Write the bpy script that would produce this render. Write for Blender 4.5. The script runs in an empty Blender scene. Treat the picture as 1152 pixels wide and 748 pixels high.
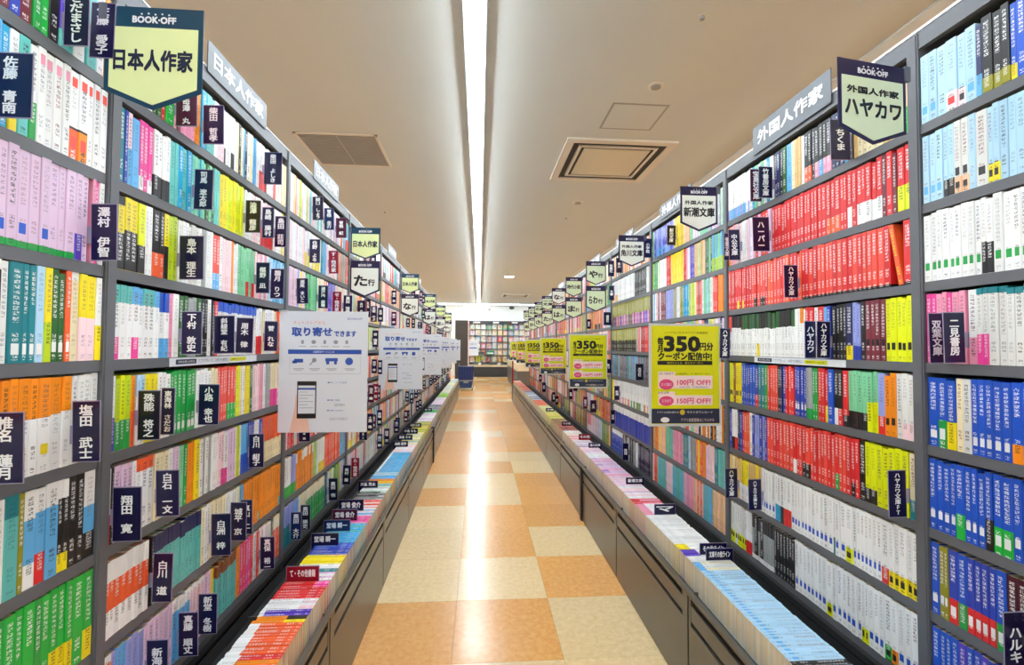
import bpy, math, random
from mathutils import Matrix, Vector

# ------------------------------------------------------------------ camera, world, exposure
SC = bpy.context.scene
COL = SC.collection
W, H = 1152, 748
F, YAW, PITCH, ROLL, EYE = 516.16, .071, .0294, .0061, 1.31
CEIL = 3.1
cam_d = bpy.data.cameras.new('camera'); cam = bpy.data.objects.new('camera', cam_d); COL.objects.link(cam)
cam_d.sensor_fit = 'HORIZONTAL'; cam_d.sensor_width = 36; cam_d.lens = 36 * F / W; cam_d.clip_start = .02; cam_d.clip_end = 100
_f = Vector((math.cos(PITCH) * math.sin(YAW), math.cos(PITCH) * math.cos(YAW), math.sin(PITCH)))
_r = Vector((math.cos(YAW), -math.sin(YAW), 0)); _u = _r.cross(_f)
cr, sr = math.cos(ROLL), math.sin(ROLL)
_r2 = _r * cr + _u * sr; _u2 = _u * cr - _r * sr
m = Matrix((( _r2.x, _u2.x, -_f.x, 0), (_r2.y, _u2.y, -_f.y, 0), (_r2.z, _u2.z, -_f.z, EYE), (0, 0, 0, 1)))
cam.matrix_world = m
SC.camera = cam
wd = bpy.data.worlds.new('world'); SC.world = wd; wd.use_nodes = True
wd.node_tree.nodes['Background'].inputs[0].default_value = (.9, .95, 1, 1)
wd.node_tree.nodes['Background'].inputs[1].default_value = .6
SC.view_settings.view_transform = 'Standard'; SC.view_settings.look = 'None'; SC.view_settings.gamma = 1
SC.view_settings.use_curve_mapping = False
SC.view_settings.exposure = 0.92
LAMP = 30.0
try:
    SC.cycles.max_bounces = 8; SC.cycles.diffuse_bounces = 5; SC.cycles.glossy_bounces = 3
except Exception: pass
RX, RU, RF = _r2, _u2, _f

def ray(x, y):
    return RX * ((x - W / 2) / F) + RU * (-(y - H / 2) / F) + RF
def on_x(x, y, X): r = ray(x, y); t = X / r.x; return Vector((X, t * r.y, EYE + t * r.z))
def on_y(x, y, Y): r = ray(x, y); t = Y / r.y; return Vector((t * r.x, Y, EYE + t * r.z))
def on_z(x, y, Z): r = ray(x, y); t = (Z - EYE) / r.z; return Vector((t * r.x, t * r.y, Z))
def project(X, Y, Z):
    v = Vector((X, Y, Z - EYE)); d = v.dot(RF)
    if d < .02: d = .02
    return W / 2 + F * v.dot(RX) / d, H / 2 - F * v.dot(RU) / d
def y_at(px, X, Z):            # depth at which a line along the aisle passes image column px
    a, b = .05, 40.
    for _ in range(40):
        c = (a * b) ** .5
        qx = project(X, c, Z)[0]
        if (qx < px) == (X < 0): a = c
        else: b = c
    return a

# ------------------------------------------------------------------ materials
def srgb(r, g, b):
    f = lambda c: (c / 255) / 12.92 if c <= 10 else ((c / 255 + .055) / 1.055) ** 2.4
    return (f(r), f(g), f(b), 1)
MATS = {}
def mat(name, rgb, rough=.5, metal=0., emit=0., noise=0., nscale=40., bump=0., spec=.5, coat=0.):
    if name in MATS: return MATS[name]
    mt = bpy.data.materials.new(name); mt.use_nodes = True; nt = mt.node_tree; b = nt.nodes['Principled BSDF']
    c = srgb(*rgb); b.inputs['Base Color'].default_value = c
    b.inputs['Roughness'].default_value = rough; b.inputs['Metallic'].default_value = metal
    b.inputs['Specular IOR Level'].default_value = spec; b.inputs['Coat Weight'].default_value = coat
    if emit:
        b.inputs['Emission Color'].default_value = c; b.inputs['Emission Strength'].default_value = emit
    if noise or bump:
        tc = nt.nodes.new('ShaderNodeTexCoord'); n = nt.nodes.new('ShaderNodeTexNoise'); n.inputs['Scale'].default_value = nscale; n.inputs['Detail'].default_value = 4
        nt.links.new(tc.outputs['Object'], n.inputs['Vector'])
        if noise:
            mx = nt.nodes.new('ShaderNodeMix'); mx.data_type = 'RGBA'
            mx.inputs[6].default_value = tuple(v * (1 - noise) for v in c[:3]) + (1,)
            mx.inputs[7].default_value = tuple(min(1, v * (1 + noise)) for v in c[:3]) + (1,)
            nt.links.new(n.outputs['Fac'], mx.inputs[0]); nt.links.new(mx.outputs[2], b.inputs['Base Color'])
        if bump:
            bp = nt.nodes.new('ShaderNodeBump'); bp.inputs['Strength'].default_value = bump; bp.inputs['Distance'].default_value = .002
            nt.links.new(n.outputs['Fac'], bp.inputs['Height']); nt.links.new(bp.outputs[0], b.inputs['Normal'])
    MATS[name] = mt; return mt

M_STEEL = mat('shelf_steel', (98, 100, 106), .42, .0, noise=.06, nscale=30)
M_STEEL_IN = mat('shelf_steel_inner', (58, 58, 62), .5, noise=.05, nscale=20)
M_CAB = mat('cabinet_steel', (104, 100, 94), .3, .35, noise=.05, nscale=12)
M_DARK = mat('dark_gap', (24, 23, 24), .6, noise=.1)
M_TRAY = mat('tray_steel', (50, 49, 50), .4, .2, noise=.08)
M_WHITE = mat('white_plastic', (240, 241, 243), .35, noise=.02)
M_NAVY = mat('plate_navy', (24, 20, 62), .22, noise=.05)
M_NAVY2 = mat('plate_blue_navy', (22, 40, 88), .22, noise=.05)
M_MAROON = mat('plate_maroon', (78, 16, 48), .22, noise=.05)
M_RED = mat('plate_red', (150, 22, 44), .22, noise=.05)
M_SLEEVE = mat('plate_sleeve', (158, 150, 176), .25, noise=.04)
M_INK = mat('white_ink', (246, 247, 250), .4, noise=.01)
M_TEAL = mat('sign_teal', (18, 66, 92), .3, noise=.03)
M_PURPLE = mat('sign_purple', (36, 26, 68), .3, noise=.03)
M_GREEN_P = mat('sign_pale_green', (236, 246, 178), .4, noise=.02)
M_GREEN_Q = mat('sign_cream_green', (222, 236, 200), .4, noise=.02)
M_CREAM = mat('sign_cream', (242, 246, 236), .4, noise=.02)
M_INKD = mat('dark_ink', (24, 34, 60), .5, noise=.02)
M_BLACK = mat('black_ink', (26, 24, 26), .5, noise=.02)
M_HEAD = mat('header_grey', (84, 88, 97), .35, noise=.03)
M_POST = mat('poster_white', (226, 231, 240), .25, noise=.01)
M_BLUE = mat('print_blue', (48, 86, 176), .4, noise=.02)
M_ORANGE = mat('print_orange', (236, 140, 60), .4, noise=.02)
M_GREYI = mat('print_grey', (150, 152, 160), .4, noise=.02)
M_SKIN = mat('print_skin', (238, 196, 176), .4, noise=.02)
M_YEL = mat('poster_yellow', (224, 224, 12), .3, noise=.02)
M_PINK = mat('print_pink', (232, 76, 130), .4, noise=.02)
M_PALE = mat('print_pale_pink', (250, 226, 220), .4, noise=.02)
M_PNAVY = mat('print_navy', (34, 46, 70), .4, noise=.02)
M_CLEAR = mat('clear_edge', (206, 212, 214), .2, noise=.01)
M_LAMP = mat('lamp_tube', (228, 242, 250), .4, emit=LAMP)
M_LAMPH = mat('lamp_housing', (226, 230, 232), .35, noise=.02)
M_CEIL = mat('ceiling_board', (202, 206, 203), .75, noise=.02, nscale=3, bump=.05)
M_WALL = mat('wall_paint', (240, 240, 234), .7, noise=.01, nscale=3)
M_VENT = mat('vent_grey', (150, 150, 148), .5, noise=.02)
M_VENTF = mat('vent_frame', (214, 206, 192), .4, noise=.02)
M_ACP = mat('ac_panel', (206, 200, 178), .4, noise=.02)
M_GROOVE = mat('ac_groove', (34, 32, 30), .6, noise=.02)

def node_book():
    mt = bpy.data.materials.new('book_cover'); mt.use_nodes = True; nt = mt.node_tree; N = nt.nodes.new; L = nt.links.new
    b = nt.nodes['Principled BSDF']; b.inputs['Roughness'].default_value = .34
    def attr(n):
        a = N('ShaderNodeAttribute'); a.attribute_name = n; return a
    def mth(op, a, bb=None, c=None):
        n = N('ShaderNodeMath'); n.operation = op
        for i, v in enumerate((a, bb, c)):
            if v is None: continue
            if hasattr(v, 'links'): L(v, n.inputs[i])
            else: n.inputs[i].default_value = v
        return n.outputs[0]
    def mix(f, a, bb):
        n = N('ShaderNodeMix'); n.data_type = 'RGBA'; L(f, n.inputs[0]); L(a, n.inputs[6]); L(bb, n.inputs[7]); return n.outputs[2]
    A, B, C, D, E = [attr(n) for n in ('c_base', 'c_low', 'c_top', 'c_patch', 'c_text')]
    uv = N('ShaderNodeUVMap'); uv.uv_map = 'UVMap'; sp = N('ShaderNodeSeparateXYZ'); L(uv.outputs[0], sp.inputs[0])
    u, v = sp.outputs[0], sp.outputs[1]
    col = A.outputs['Color']
    col = mix(mth('LESS_THAN', v, B.outputs['Alpha']), col, B.outputs['Color'])
    col = mix(mth('GREATER_THAN', v, mth('SUBTRACT', 1.0, C.outputs['Alpha'])), col, C.outputs['Color'])
    seed = A.outputs['Alpha']
    # rows of small glyph-like strokes down the middle of the spine
    cx = N('ShaderNodeCombineXYZ'); L(mth('FLOOR', mth('MULTIPLY', u, 11)), cx.inputs[0]); L(mth('FLOOR', mth('MULTIPLY', v, 150)), cx.inputs[1]); L(mth('MULTIPLY', seed, 91), cx.inputs[2])
    wn = N('ShaderNodeTexWhiteNoise'); wn.noise_dimensions = '3D'; L(cx.outputs[0], wn.inputs['Vector'])
    t = mth('GREATER_THAN', wn.outputs['Value'], .46)
    t = mth('MULTIPLY', t, mth('LESS_THAN', mth('FRACT', mth('MULTIPLY', v, 19)), .74))
    t = mth('MULTIPLY', t, mth('COMPARE', u, .5, .24))
    lo = mth('ADD', mth('MULTIPLY', seed, .22), .38)
    ttl = mth('MULTIPLY', mth('GREATER_THAN', v, lo), mth('LESS_THAN', v, .93))
    aut = mth('MULTIPLY', mth('GREATER_THAN', v, .17), mth('LESS_THAN', v, .3))
    pub = mth('MULTIPLY', mth('GREATER_THAN', v, .03), mth('LESS_THAN', v, .08))
    t = mth('MULTIPLY', t, mth('MAXIMUM', pub, mth('MAXIMUM', ttl, aut)))
    t = mth('MULTIPLY', t, E.outputs['Alpha'])
    col = mix(t, col, E.outputs['Color'])
    p = mth('MULTIPLY', mth('COMPARE', u, .5, .3), mth('COMPARE', v, D.outputs['Alpha'], .055))
    p = mth('MULTIPLY', p, mth('GREATER_THAN', D.outputs['Alpha'], .01))
    col = mix(p, col, D.outputs['Color'])
    L(col, b.inputs['Base Color'])
    return mt
M_BOOK = node_book()
def node_pages():
    mt = bpy.data.materials.new('paper_pages'); mt.use_nodes = True; nt = mt.node_tree; N = nt.nodes.new; L = nt.links.new
    b = nt.nodes['Principled BSDF']; b.inputs['Roughness'].default_value = .85
    g = N('ShaderNodeNewGeometry'); sp = N('ShaderNodeSeparateXYZ'); L(g.outputs['Position'], sp.inputs[0])
    n = N('ShaderNodeTexNoise'); n.noise_dimensions = '1D'; n.inputs['Scale'].default_value = 900; n.inputs['Detail'].default_value = 2; L(sp.outputs[1], n.inputs['W'])
    n2 = N('ShaderNodeTexNoise'); n2.noise_dimensions = '1D'; n2.inputs['Scale'].default_value = 55; L(sp.outputs[1], n2.inputs['W'])
    ad = N('ShaderNodeMath'); ad.operation = 'MULTIPLY_ADD'; L(n.outputs['Fac'], ad.inputs[0]); ad.inputs[1].default_value = .4
    ml = N('ShaderNodeMath'); ml.operation = 'MULTIPLY'; L(n2.outputs['Fac'], ml.inputs[0]); ml.inputs[1].default_value = .6
    L(ml.outputs[0], ad.inputs[2])
    mx = N('ShaderNodeMix'); mx.data_type = 'RGBA'; L(ad.outputs[0], mx.inputs[0])
    mx.inputs[6].default_value = srgb(196, 168, 124); mx.inputs[7].default_value = srgb(244, 232, 204)
    L(mx.outputs[2], b.inputs['Base Color']); return mt
M_PAGE = node_pages()
def node_tile(name, a, c):
    mt = bpy.data.materials.new(name); mt.use_nodes = True; nt = mt.node_tree; N = nt.nodes.new; L = nt.links.new
    b = nt.nodes['Principled BSDF']
    g = N('ShaderNodeNewGeometry')
    n = N('ShaderNodeTexNoise'); n.inputs['Scale'].default_value = 38; n.inputs['Detail'].default_value = 6; n.inputs['Roughness'].default_value = .7; L(g.outputs['Position'], n.inputs['Vector'])
    oi = N('ShaderNodeObjectInfo')
    mx = N('ShaderNodeMix'); mx.data_type = 'RGBA'; mr = N('ShaderNodeMapRange'); mr.inputs[1].default_value = .35; mr.inputs[2].default_value = .65; L(n.outputs['Fac'], mr.inputs[0]); L(mr.outputs[0], mx.inputs[0])
    mx.inputs[6].default_value = srgb(*a); mx.inputs[7].default_value = srgb(*c)
    hs = N('ShaderNodeHueSaturation'); vr = N('ShaderNodeMapRange'); vr.inputs[3].default_value = .93; vr.inputs[4].default_value = 1.07; L(oi.outputs['Random'], vr.inputs[0]); L(vr.outputs[0], hs.inputs['Value'])
    L(mx.outputs[2], hs.inputs['Color']); L(hs.outputs[0], b.inputs['Base Color'])
    n2 = N('ShaderNodeTexNoise'); n2.inputs['Scale'].default_value = 4; n2.inputs['Detail'].default_value = 3; L(g.outputs['Position'], n2.inputs['Vector'])
    rr = N('ShaderNodeMapRange'); rr.inputs[3].default_value = .14; rr.inputs[4].default_value = .3; L(n2.outputs['Fac'], rr.inputs[0]); L(rr.outputs[0], b.inputs['Roughness'])
    bp = N('ShaderNodeBump'); bp.inputs['Strength'].default_value = .25; bp.inputs['Distance'].default_value = .004; L(n2.outputs['Fac'], bp.inputs['Height']); L(bp.outputs[0], b.inputs['Normal'])
    b.inputs['Specular IOR Level'].default_value = .6
    return mt
M_TILE_O = node_tile('tile_orange', (224, 156, 82), (240, 182, 110))
M_TILE_B = node_tile('tile_beige', (228, 197, 146), (244, 216, 168))
M_JOINT = mat('tile_joint', (150, 122, 84), .5, noise=.1)

# ------------------------------------------------------------------ helpers
class MB:
    """collects boxes, prisms and sheets; build() links them as one mesh object"""
    def __init__(s): s.v = []; s.f = []; s.m = []
    def box(s, x0, x1, y0, y1, z0, z1, mi=0):
        if x0 > x1: x0, x1 = x1, x0
        if y0 > y1: y0, y1 = y1, y0
        n = len(s.v)
        s.v += [(x0, y0, z0), (x1, y0, z0), (x1, y1, z0), (x0, y1, z0), (x0, y0, z1), (x1, y0, z1), (x1, y1, z1), (x0, y1, z1)]
        for q in ((0, 3, 2, 1), (4, 5, 6, 7), (0, 1, 5, 4), (1, 2, 6, 5), (2, 3, 7, 6), (3, 0, 4, 7)): s.f.append(tuple(n + i for i in q)); s.m.append(mi)
        return s
    def prism(s, pts, y0, y1, mi=0):       # polygon in XZ (counter-clockwise seen from -Y), extruded along Y
        n = len(s.v); k = len(pts)
        s.v += [(x, y0, z) for x, z in pts] + [(x, y1, z) for x, z in pts]
        s.f.append(tuple(n + i for i in range(k))); s.m.append(mi)
        s.f.append(tuple(n + k + i for i in reversed(range(k)))); s.m.append(mi)
        for i in range(k):
            j = (i + 1) % k; s.f.append((n + j, n + i, n + k + i, n + k + j)); s.m.append(mi)
        return s
    def ellipse(s, cx, cz, rx, rz, y0, y1, mi=0, n=20):
        return s.prism([(cx + rx * math.cos(2 * math.pi * i / n), cz + rz * math.sin(2 * math.pi * i / n)) for i in range(n)], y0, y1, mi)
    def disc(s, cx, cy, r, z0, z1, mi=0, n=24):
        b = len(s.v)
        s.v += [(cx + r * math.cos(2 * math.pi * i / n), cy + r * math.sin(2 * math.pi * i / n), z) for z in (z0, z1) for i in range(n)]
        s.f.append(tuple(b + n - 1 - i for i in range(n))); s.m.append(mi); s.f.append(tuple(b + n + i for i in range(n))); s.m.append(mi)
        for i in range(n): j = (i + 1) % n; s.f.append((b + i, b + j, b + n + j, b + n + i)); s.m.append(mi)
        return s
    def mesh(s, name, mats):
        me = bpy.data.meshes.new(name); me.from_pydata(s.v, [], s.f)
        for q in (mats if isinstance(mats, (list, tuple)) else [mats]): me.materials.append(q)
        me.polygons.foreach_set('material_index', s.m); me.update(); return me
    def build(s, name, mats, parent=None, loc=(0, 0, 0), rot=(0, 0, 0)):
        return link(name, s.mesh(name, mats), parent, loc, rot)
def link(name, me, parent=None, loc=(0, 0, 0), rot=(0, 0, 0)):
    o = bpy.data.objects.new(name, me); COL.objects.link(o); o.location = loc; o.rotation_euler = rot
    if parent: o.parent = parent
    return o
def tag(o, label=None, cat=None, group=None, kind=None):
    if label: o['label'] = label
    if cat: o['category'] = cat
    if group: o['group'] = group
    if kind: o['kind'] = kind
    return o
def empty(name, loc=(0, 0, 0), rot=(0, 0, 0)):
    o = bpy.data.objects.new(name, None); COL.objects.link(o); o.location = loc; o.rotation_euler = rot; o.empty_display_size = .05; return o
def copy_tree(o, parent=None):
    c = o.copy(); COL.objects.link(c)
    if parent: c.parent = parent
    for ch in o.children: copy_tree(ch, c)
    return c
ORD = ['zeroth', 'first', 'second', 'third', 'fourth', 'fifth', 'sixth', 'seventh', 'eighth', 'ninth', 'tenth', 'eleventh', 'twelfth', 'thirteenth', 'fourteenth', 'fifteenth', 'sixteenth', 'seventeenth', 'eighteenth', 'nineteenth',
       'twentieth'] + ['twenty-' + q for q in ('first', 'second', 'third', 'fourth', 'fifth', 'sixth', 'seventh', 'eighth', 'ninth')] + ['thirtieth'] + ['thirty-' + q for q in ('first', 'second', 'third', 'fourth', 'fifth', 'sixth', 'seventh', 'eighth', 'ninth')] + \
      ['fortieth'] + ['forty-' + q for q in ('first', 'second', 'third', 'fourth', 'fifth', 'sixth', 'seventh', 'eighth', 'ninth')] + ['fiftieth'] + ['fifty-' + q for q in ('first', 'second', 'third', 'fourth', 'fifth', 'sixth', 'seventh', 'eighth', 'ninth')] + ['sixtieth'] + ['%dth' % i for i in range(61, 999)]

# text: every string is turned into a unit mesh once (box 0..1 x 0..1 centred), scaled where it is used
_T = {}
def text_mesh(body, bold=.012):
    if (body, bold) in _T: return _T[(body, bold)]
    c = bpy.data.curves.new('t', 'FONT'); c.body = body; c.resolution_u = 2; c.size = 1; c.align_x = 'CENTER'; c.space_line = .95 if '\n' in body else 1
    o = bpy.data.objects.new('t', c); SCR.objects.link(o)
    bpy.context.view_layer.update()
    me = bpy.data.meshes.new_from_object(o.evaluated_get(bpy.context.evaluated_depsgraph_get()))
    bpy.data.objects.remove(o)
    xs = [v.co.x for v in me.vertices] or [0, 1]; ys = [v.co.y for v in me.vertices] or [0, 1]
    x0, x1, y0, y1 = min(xs), max(xs), min(ys), max(ys); sx, sy = max(x1 - x0, 1e-3), max(y1 - y0, 1e-3)
    for v in me.vertices: v.co = ((v.co.x - (x0 + x1) / 2) / sx, (v.co.y - (y0 + y1) / 2) / sy, 0)
    nv = len(me.vertices); V = [tuple(v.co) for v in me.vertices]; P = [tuple(p.vertices) for p in me.polygons]
    if bold >= .014 and nv:                    # heavier stroke: the same glyphs laid twice more with a hair's shift
        dx, dy = bold * 1.3 / sx, bold * 1.3 / sy
        sh = [(-dx, -dy), (dx, dy), (dx, -dy), (-dx, dy)]
        m2 = bpy.data.meshes.new('lettering'); m2.from_pydata([(x + a, y + b, .00012 * i) for i, (a, b) in enumerate(sh) for x, y, _ in V], [], [tuple(i + k * nv for i in p) for k in range(4) for p in P]); bpy.data.meshes.remove(me); me = m2
    me.name = 'lettering'
    _T[(body, bold)] = me; return me
SCR = COL
_TM = {}
def text(body, m_, parent, loc, w, h, rot=(math.pi / 2, 0, 0), bold=.012, name='lettering'):
    me = text_mesh(body, bold); k = (me.name_full, m_.name)
    if k not in _TM:
        if me.materials: me = me.copy(); me.materials.clear()
        me.materials.append(m_); _TM[k] = me
    o = link(name, _TM[k], parent, loc, rot); o.scale = (w, h, 1); return o
vert = lambda s: '\n'.join(s)

# ------------------------------------------------------------------ geometry of the aisle
XL, XR = -.791, 1.10                  # fronts of the two rows of bookcases
DEPTH = .225
LEV = [1.872, 1.671, 1.475, 1.275, 1.073, .873, .671, .470]   # tops of the shelf boards
TOP = 2.112
BAY = .9
NL, NR = 14, 11
L0, R0 = 1.057, 1.094                 # far edge of the first upright
UPW = .03

# text first, while the scene is small
PLATES = []  # (side, x0, y0, x1, y1, text, material)
PL = [
 (72, -12, 100, 53, 'さだまさし'), (101, 2, 128, 66, '佐藤 愛子'), (-6, 58, 36, 134, '佐藤 青南'), (103, 229, 132, 294, '澤村 伊智'), (-14, 464, 27, 545, '椎名 蓮月'),
 (82, 451, 113, 520, '塩田 武士'), (127, 548, 159, 609, '翔田 寛'), (198, 102, 222, 143, '子母澤 丸', 'M'), (229, 118, 252, 163, '柴田 哲孝'), (218, 190, 239, 236, '司馬 遼太郎'),
 (276, 225, 293, 262, '澁澤 龍彦', 'K'), (295, 233, 308, 268, '島崎 藤村'), (309, 243, 322, 278, '島田 荘司'), (297, 171, 317, 208, '柴田 よしき'), (202, 265, 229, 315, '島本 理生'),
 (288, 295, 303, 330, '椹野 凪'), (304, 302, 319, 336, '霜月 りつ'), (204, 350, 227, 399, '下村 敦史'), (241, 355, 264, 398, '斜線堂 有紀'), (265, 357, 284, 397, '周木 律'),
 (297, 361, 312, 395, '菅 れな'), (319, 363, 333, 396, '朱川 湊人', 'M'), (155, 439, 180, 495, '殊能 将之', 'K'), (181, 436, 196, 489, '東海林 さだお'), (223, 432, 246, 478, '小路 幸也'),
 (280, 488, 297, 526, '白川 紺子'), (176, 529, 202, 581, '白石 一文'), (259, 565, 277, 608, '城平 京'), (271, 562, 284, 601, '真山 仁'), (238, 578, 260, 625, '白洲 梓'), (171, 622, 193, 677, '白川 道'),
 (293, 604, 309, 640, '真保 裕一'), (223, 668, 244, 713, '新堂 冬樹'), (201, 689, 223, 738, '真藤 順丈'), (165, 720, 189, 776, '新海 誠'),
 (352, 221, 364, 248, '関口 しょう'), (365, 234, 376, 259, '曽根 圭介', 'B'), (378, 245, 390, 268, '曽根 紀', 'M'), (348, 269, 360, 296, '住野 よる'), (370, 282, 381, 308, 'す・他作家', 'R'),
 (334, 313, 347, 342, '瀬尾 まいこ'), (358, 321, 369, 347, '瀬戸内 寂聴'), (374, 328, 384, 352, 'せ・他作家', 'R'), (386, 332, 396, 354, '高田 瑞穂'), (402, 338, 411, 354, '高村 光'), (417, 344, 424, 362, '髙樹 のぶ'), (425, 346, 431, 362, '髙橋 治'),
 (336, 482, 349, 497, '千早 茜'), (395, 515, 404, 537, 'た・他作家', 'R'), (385, 523, 394, 545, '高村 薫'), (370, 538, 380, 563, '高田 侑'), (338, 568, 349, 596, '高田 崇史', 'K'), (327, 576, 339, 607, '高田 大介', 'B'),
 (404, 485, 413, 495, '武田 文'), (424, 488, 430, 505, '田口 幹'), (432, 482, 438, 500, '田中 芳'), (417, 466, 423, 482, '高杉 良', 'M'), (424, 461, 430, 479, '高嶋 哲'), (443, 472, 449, 487, '滝口 悠'), (418, 404, 424, 420, '田中 啓'), (425, 405, 430, 421, '田辺 聖'), (430, 372, 436, 389, '谷川 流'), (430, 403, 435, 418, '嶽本 野'),
 (423, 433, 428, 449, '辻村 深'), (457, 358, 461, 368, '中島 京'), (463, 358, 467, 369, '中村 文'), (470, 362, 474, 370, '中山 七'), (480, 367, 485, 376, '野村 美'), (456, 440, 460, 452, '中脇 初'), (461, 442, 465, 454, '長野 ま'), (466, 436, 470, 448, '梨木 香'), (487, 421, 491, 430, '野沢 尚'),
]
PR = [
 (1045, 352, 1063, 409, '双葉文庫'), (1061, 351, 1086, 409, '二見書房'), (1141, 688, 1166, 762, 'ハルキ'), (934, 134, 957, 181, 'ちくま'), (853, 187, 869, 223, '竹書房文庫'), (844, 190, 857, 227, '宝島社文庫', 'M'),
 (820, 258, 833, 293, '中公文庫'), (814, 262, 821, 293, '徳間文庫'), (847, 244, 866, 283, 'ハーパー'), (882, 298, 898, 335, 'ハヤカワ文庫'), (905, 361, 918, 403, 'ハヤカワ'), (918, 361, 934, 403, 'ハヤカワ文庫'), (809, 369, 821, 403, 'ハヤカワ文庫'),
 (816, 527, 830, 560, 'ハヤカワ文庫'), (842, 539, 857, 574, 'ハヤカワ文庫NV'), (999, 529, 1020, 582, 'ハヤカワ文庫FT'), (750, 253, 760, 276, '創元文庫', 'K'), (724, 268, 732, 290, '小学館'), (684, 293, 691, 311, '扶桑社'), (693, 290, 700, 307, '早川'), (685, 321, 691, 338, '文春'),
 (679, 351, 688, 366, '講談社'), (660, 359, 665, 370, '集英社'), (715, 409, 724, 428, '光文社', 'K'), (680, 404, 687, 420, '角川'), (691, 434, 697, 450, '新潮'), (687, 461, 692, 477, '岩波', 'K'), (671, 404, 676, 416, '祥伝社'), (664, 450, 671, 464, '双葉'), (656, 446, 661, 460, '実業之', 'M'),
 (621, 441, 625, 452, '幻冬舎'), (610, 430, 614, 441, '学研'), (645, 428, 650, 440, '河出'),
]
TRAYP = [  # horizontal plates across the trays
 ('L', 322, 637, 359, 654, 'て・その他書籍', 'R'), ('L', 350, 600, 381, 614, '堂場 瞬一', 'N'), ('L', 364, 585, 394, 598, '堂場 瞬一', 'B'), ('L', 374, 573, 402, 586, '堂場 俊介', 'M'), ('L', 381, 562, 409, 575, '堂場 俊介', 'N'),
 ('L', 403, 541, 425, 549, '天童 荒太', 'N'), ('L', 442, 496, 459, 503, '鳥飼 否宇', 'N'), ('L', 447, 489, 464, 495, '豊島 ミホ', 'N'), ('L', 453, 482, 470, 488, '中島 らも', 'N'), ('L', 460, 476, 474, 481, '長岡 弘樹', 'N'), ('L', 477, 459, 486, 463, '夏川 草介', 'N'),
 ('R', 794, 617, 825, 631, '文庫その他ライン', 'N'), ('R', 787, 611, 818, 624, 'その他ライン', 'N'), ('R', 736, 567, 760, 579, 'マ', 'N'), ('R', 704, 537, 725, 545, '新潮文庫', 'N'), ('R', 662, 498, 677, 504, '角川文庫', 'N'), ('R', 651, 488, 665, 495, 'その他', 'R'),
 ('R', 614, 459, 624, 463, '文庫', 'N'), ('R', 632, 474, 643, 479, 'その他', 'N'),
]
# ------------------------------------------------------------------ structure
RX0, RX1, RY0, RY1 = -4.6, 5.4, -3.0, 20.2
tag(MB().box(RX0, RX1, RY0, RY1, -.1, -.004).build('floor', M_JOINT), kind='structure')
FLOOR = bpy.data.objects['floor']
TS = .47
tx = [-.105 - TS, -.105, .365, .835]
cells = {1: 'OOB', 2: 'BBO', 3: 'BOB', 4: 'BOO', 5: 'OBO', 6: 'BBO', 7: 'OOB', 8: 'OBB', 0: 'BBB', -1: 'OBO'}
random.seed(5)
ty = 2.41 - TS * 5
tile_mesh = {}
def tile_obj(x0, x1, y0, kind):
    w = round(x1 - x0, 3); k = (w, kind)
    if k not in tile_mesh:
        g = .0006; b = MB(); h = TS
        # bevelled slab
        b.v = [(g, g, -.006), (w - g, g, -.006), (w - g, h - g, -.006), (g, h - g, -.006), (g, g, -.0005), (w - g, g, -.0005), (w - g, h - g, -.0005), (g, h - g, -.0005),
               (g + .001, g + .001, 0), (w - g - .001, g + .001, 0), (w - g - .001, h - g - .001, 0), (g + .001, h - g - .001, 0)]
        b.f = [(0, 3, 2, 1), (8, 9, 10, 11)] + [(i, (i + 1) % 4, 4 + (i + 1) % 4, 4 + i) for i in range(4)] + [(4 + i, 4 + (i + 1) % 4, 8 + (i + 1) % 4, 8 + i) for i in range(4)]
        b.m = [0] * 10
        tile_mesh[k] = b.mesh('tile', M_TILE_O if kind == 'O' else M_TILE_B)
    return link('tile', tile_mesh[k], FLOOR, (x0, y0, 0))
for r in range(-5, 38):
    y0 = 2.41 + TS * (r - 1) - TS
    y0 = 2.41 + TS * (r - 2)
    c = cells.get(r) or ''.join(random.choice('OOB') for _ in range(3))
    xs = [tx[0], tx[1], tx[2], tx[3]]
    for i in range(3):
        tile_obj(xs[i], xs[i + 1], y0, c[i])
    if r > 20:
        tile_obj(xs[3], xs[3] + TS, y0, random.choice('OB')); tile_obj(xs[0] - TS, xs[0], y0, random.choice('OB'))
# remaining floor, tile-coloured sheets either side of the aisle
for nm, (a, b_) in {'l': (RX0, tx[0] - .0), 'r': (tx[3], RX1)}.items():
    for yy0, yy1 in ((RY0, 2.41 + TS * 19), (2.41 + TS * 19, RY1)):
        aa, bb = (a, b_)
        if yy0 > 5: aa, bb = (a, b_ - TS) if nm == 'l' else (a + TS, b_)
        o = MB().box(aa, bb, yy0, yy1, -.004, -.0004).build('tile', M_TILE_O, FLOOR)
        o.name = 'tile'
tag(MB().box(RX0, RX1, RY0, RY1, CEIL, CEIL + .1).build('ceiling', M_CEIL), kind='structure')
tag(MB().box(2.335, 2.36, RY0, RY1, CEIL - .012, CEIL + .001).build('trim_1', M_CEIL), kind='structure')
tag(MB().box(RX0, RX1, RY1, RY1 + .1, -.1, CEIL + .1).build('wall_back', M_WALL), kind='structure')
tag(MB().box(RX0 - .1, RX0, RY0, RY1 + .1, -.1, CEIL + .1).build('wall_left', M_WALL), kind='structure')
tag(MB().box(RX1, RX1 + .1, RY0, RY1 + .1, -.1, CEIL + .1).build('wall_right', M_WALL), kind='structure')
tag(MB().box(RX0, RX1, RY0 - .1, RY0, -.1, CEIL + .1).build('wall_front', M_WALL), kind='structure')

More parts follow.
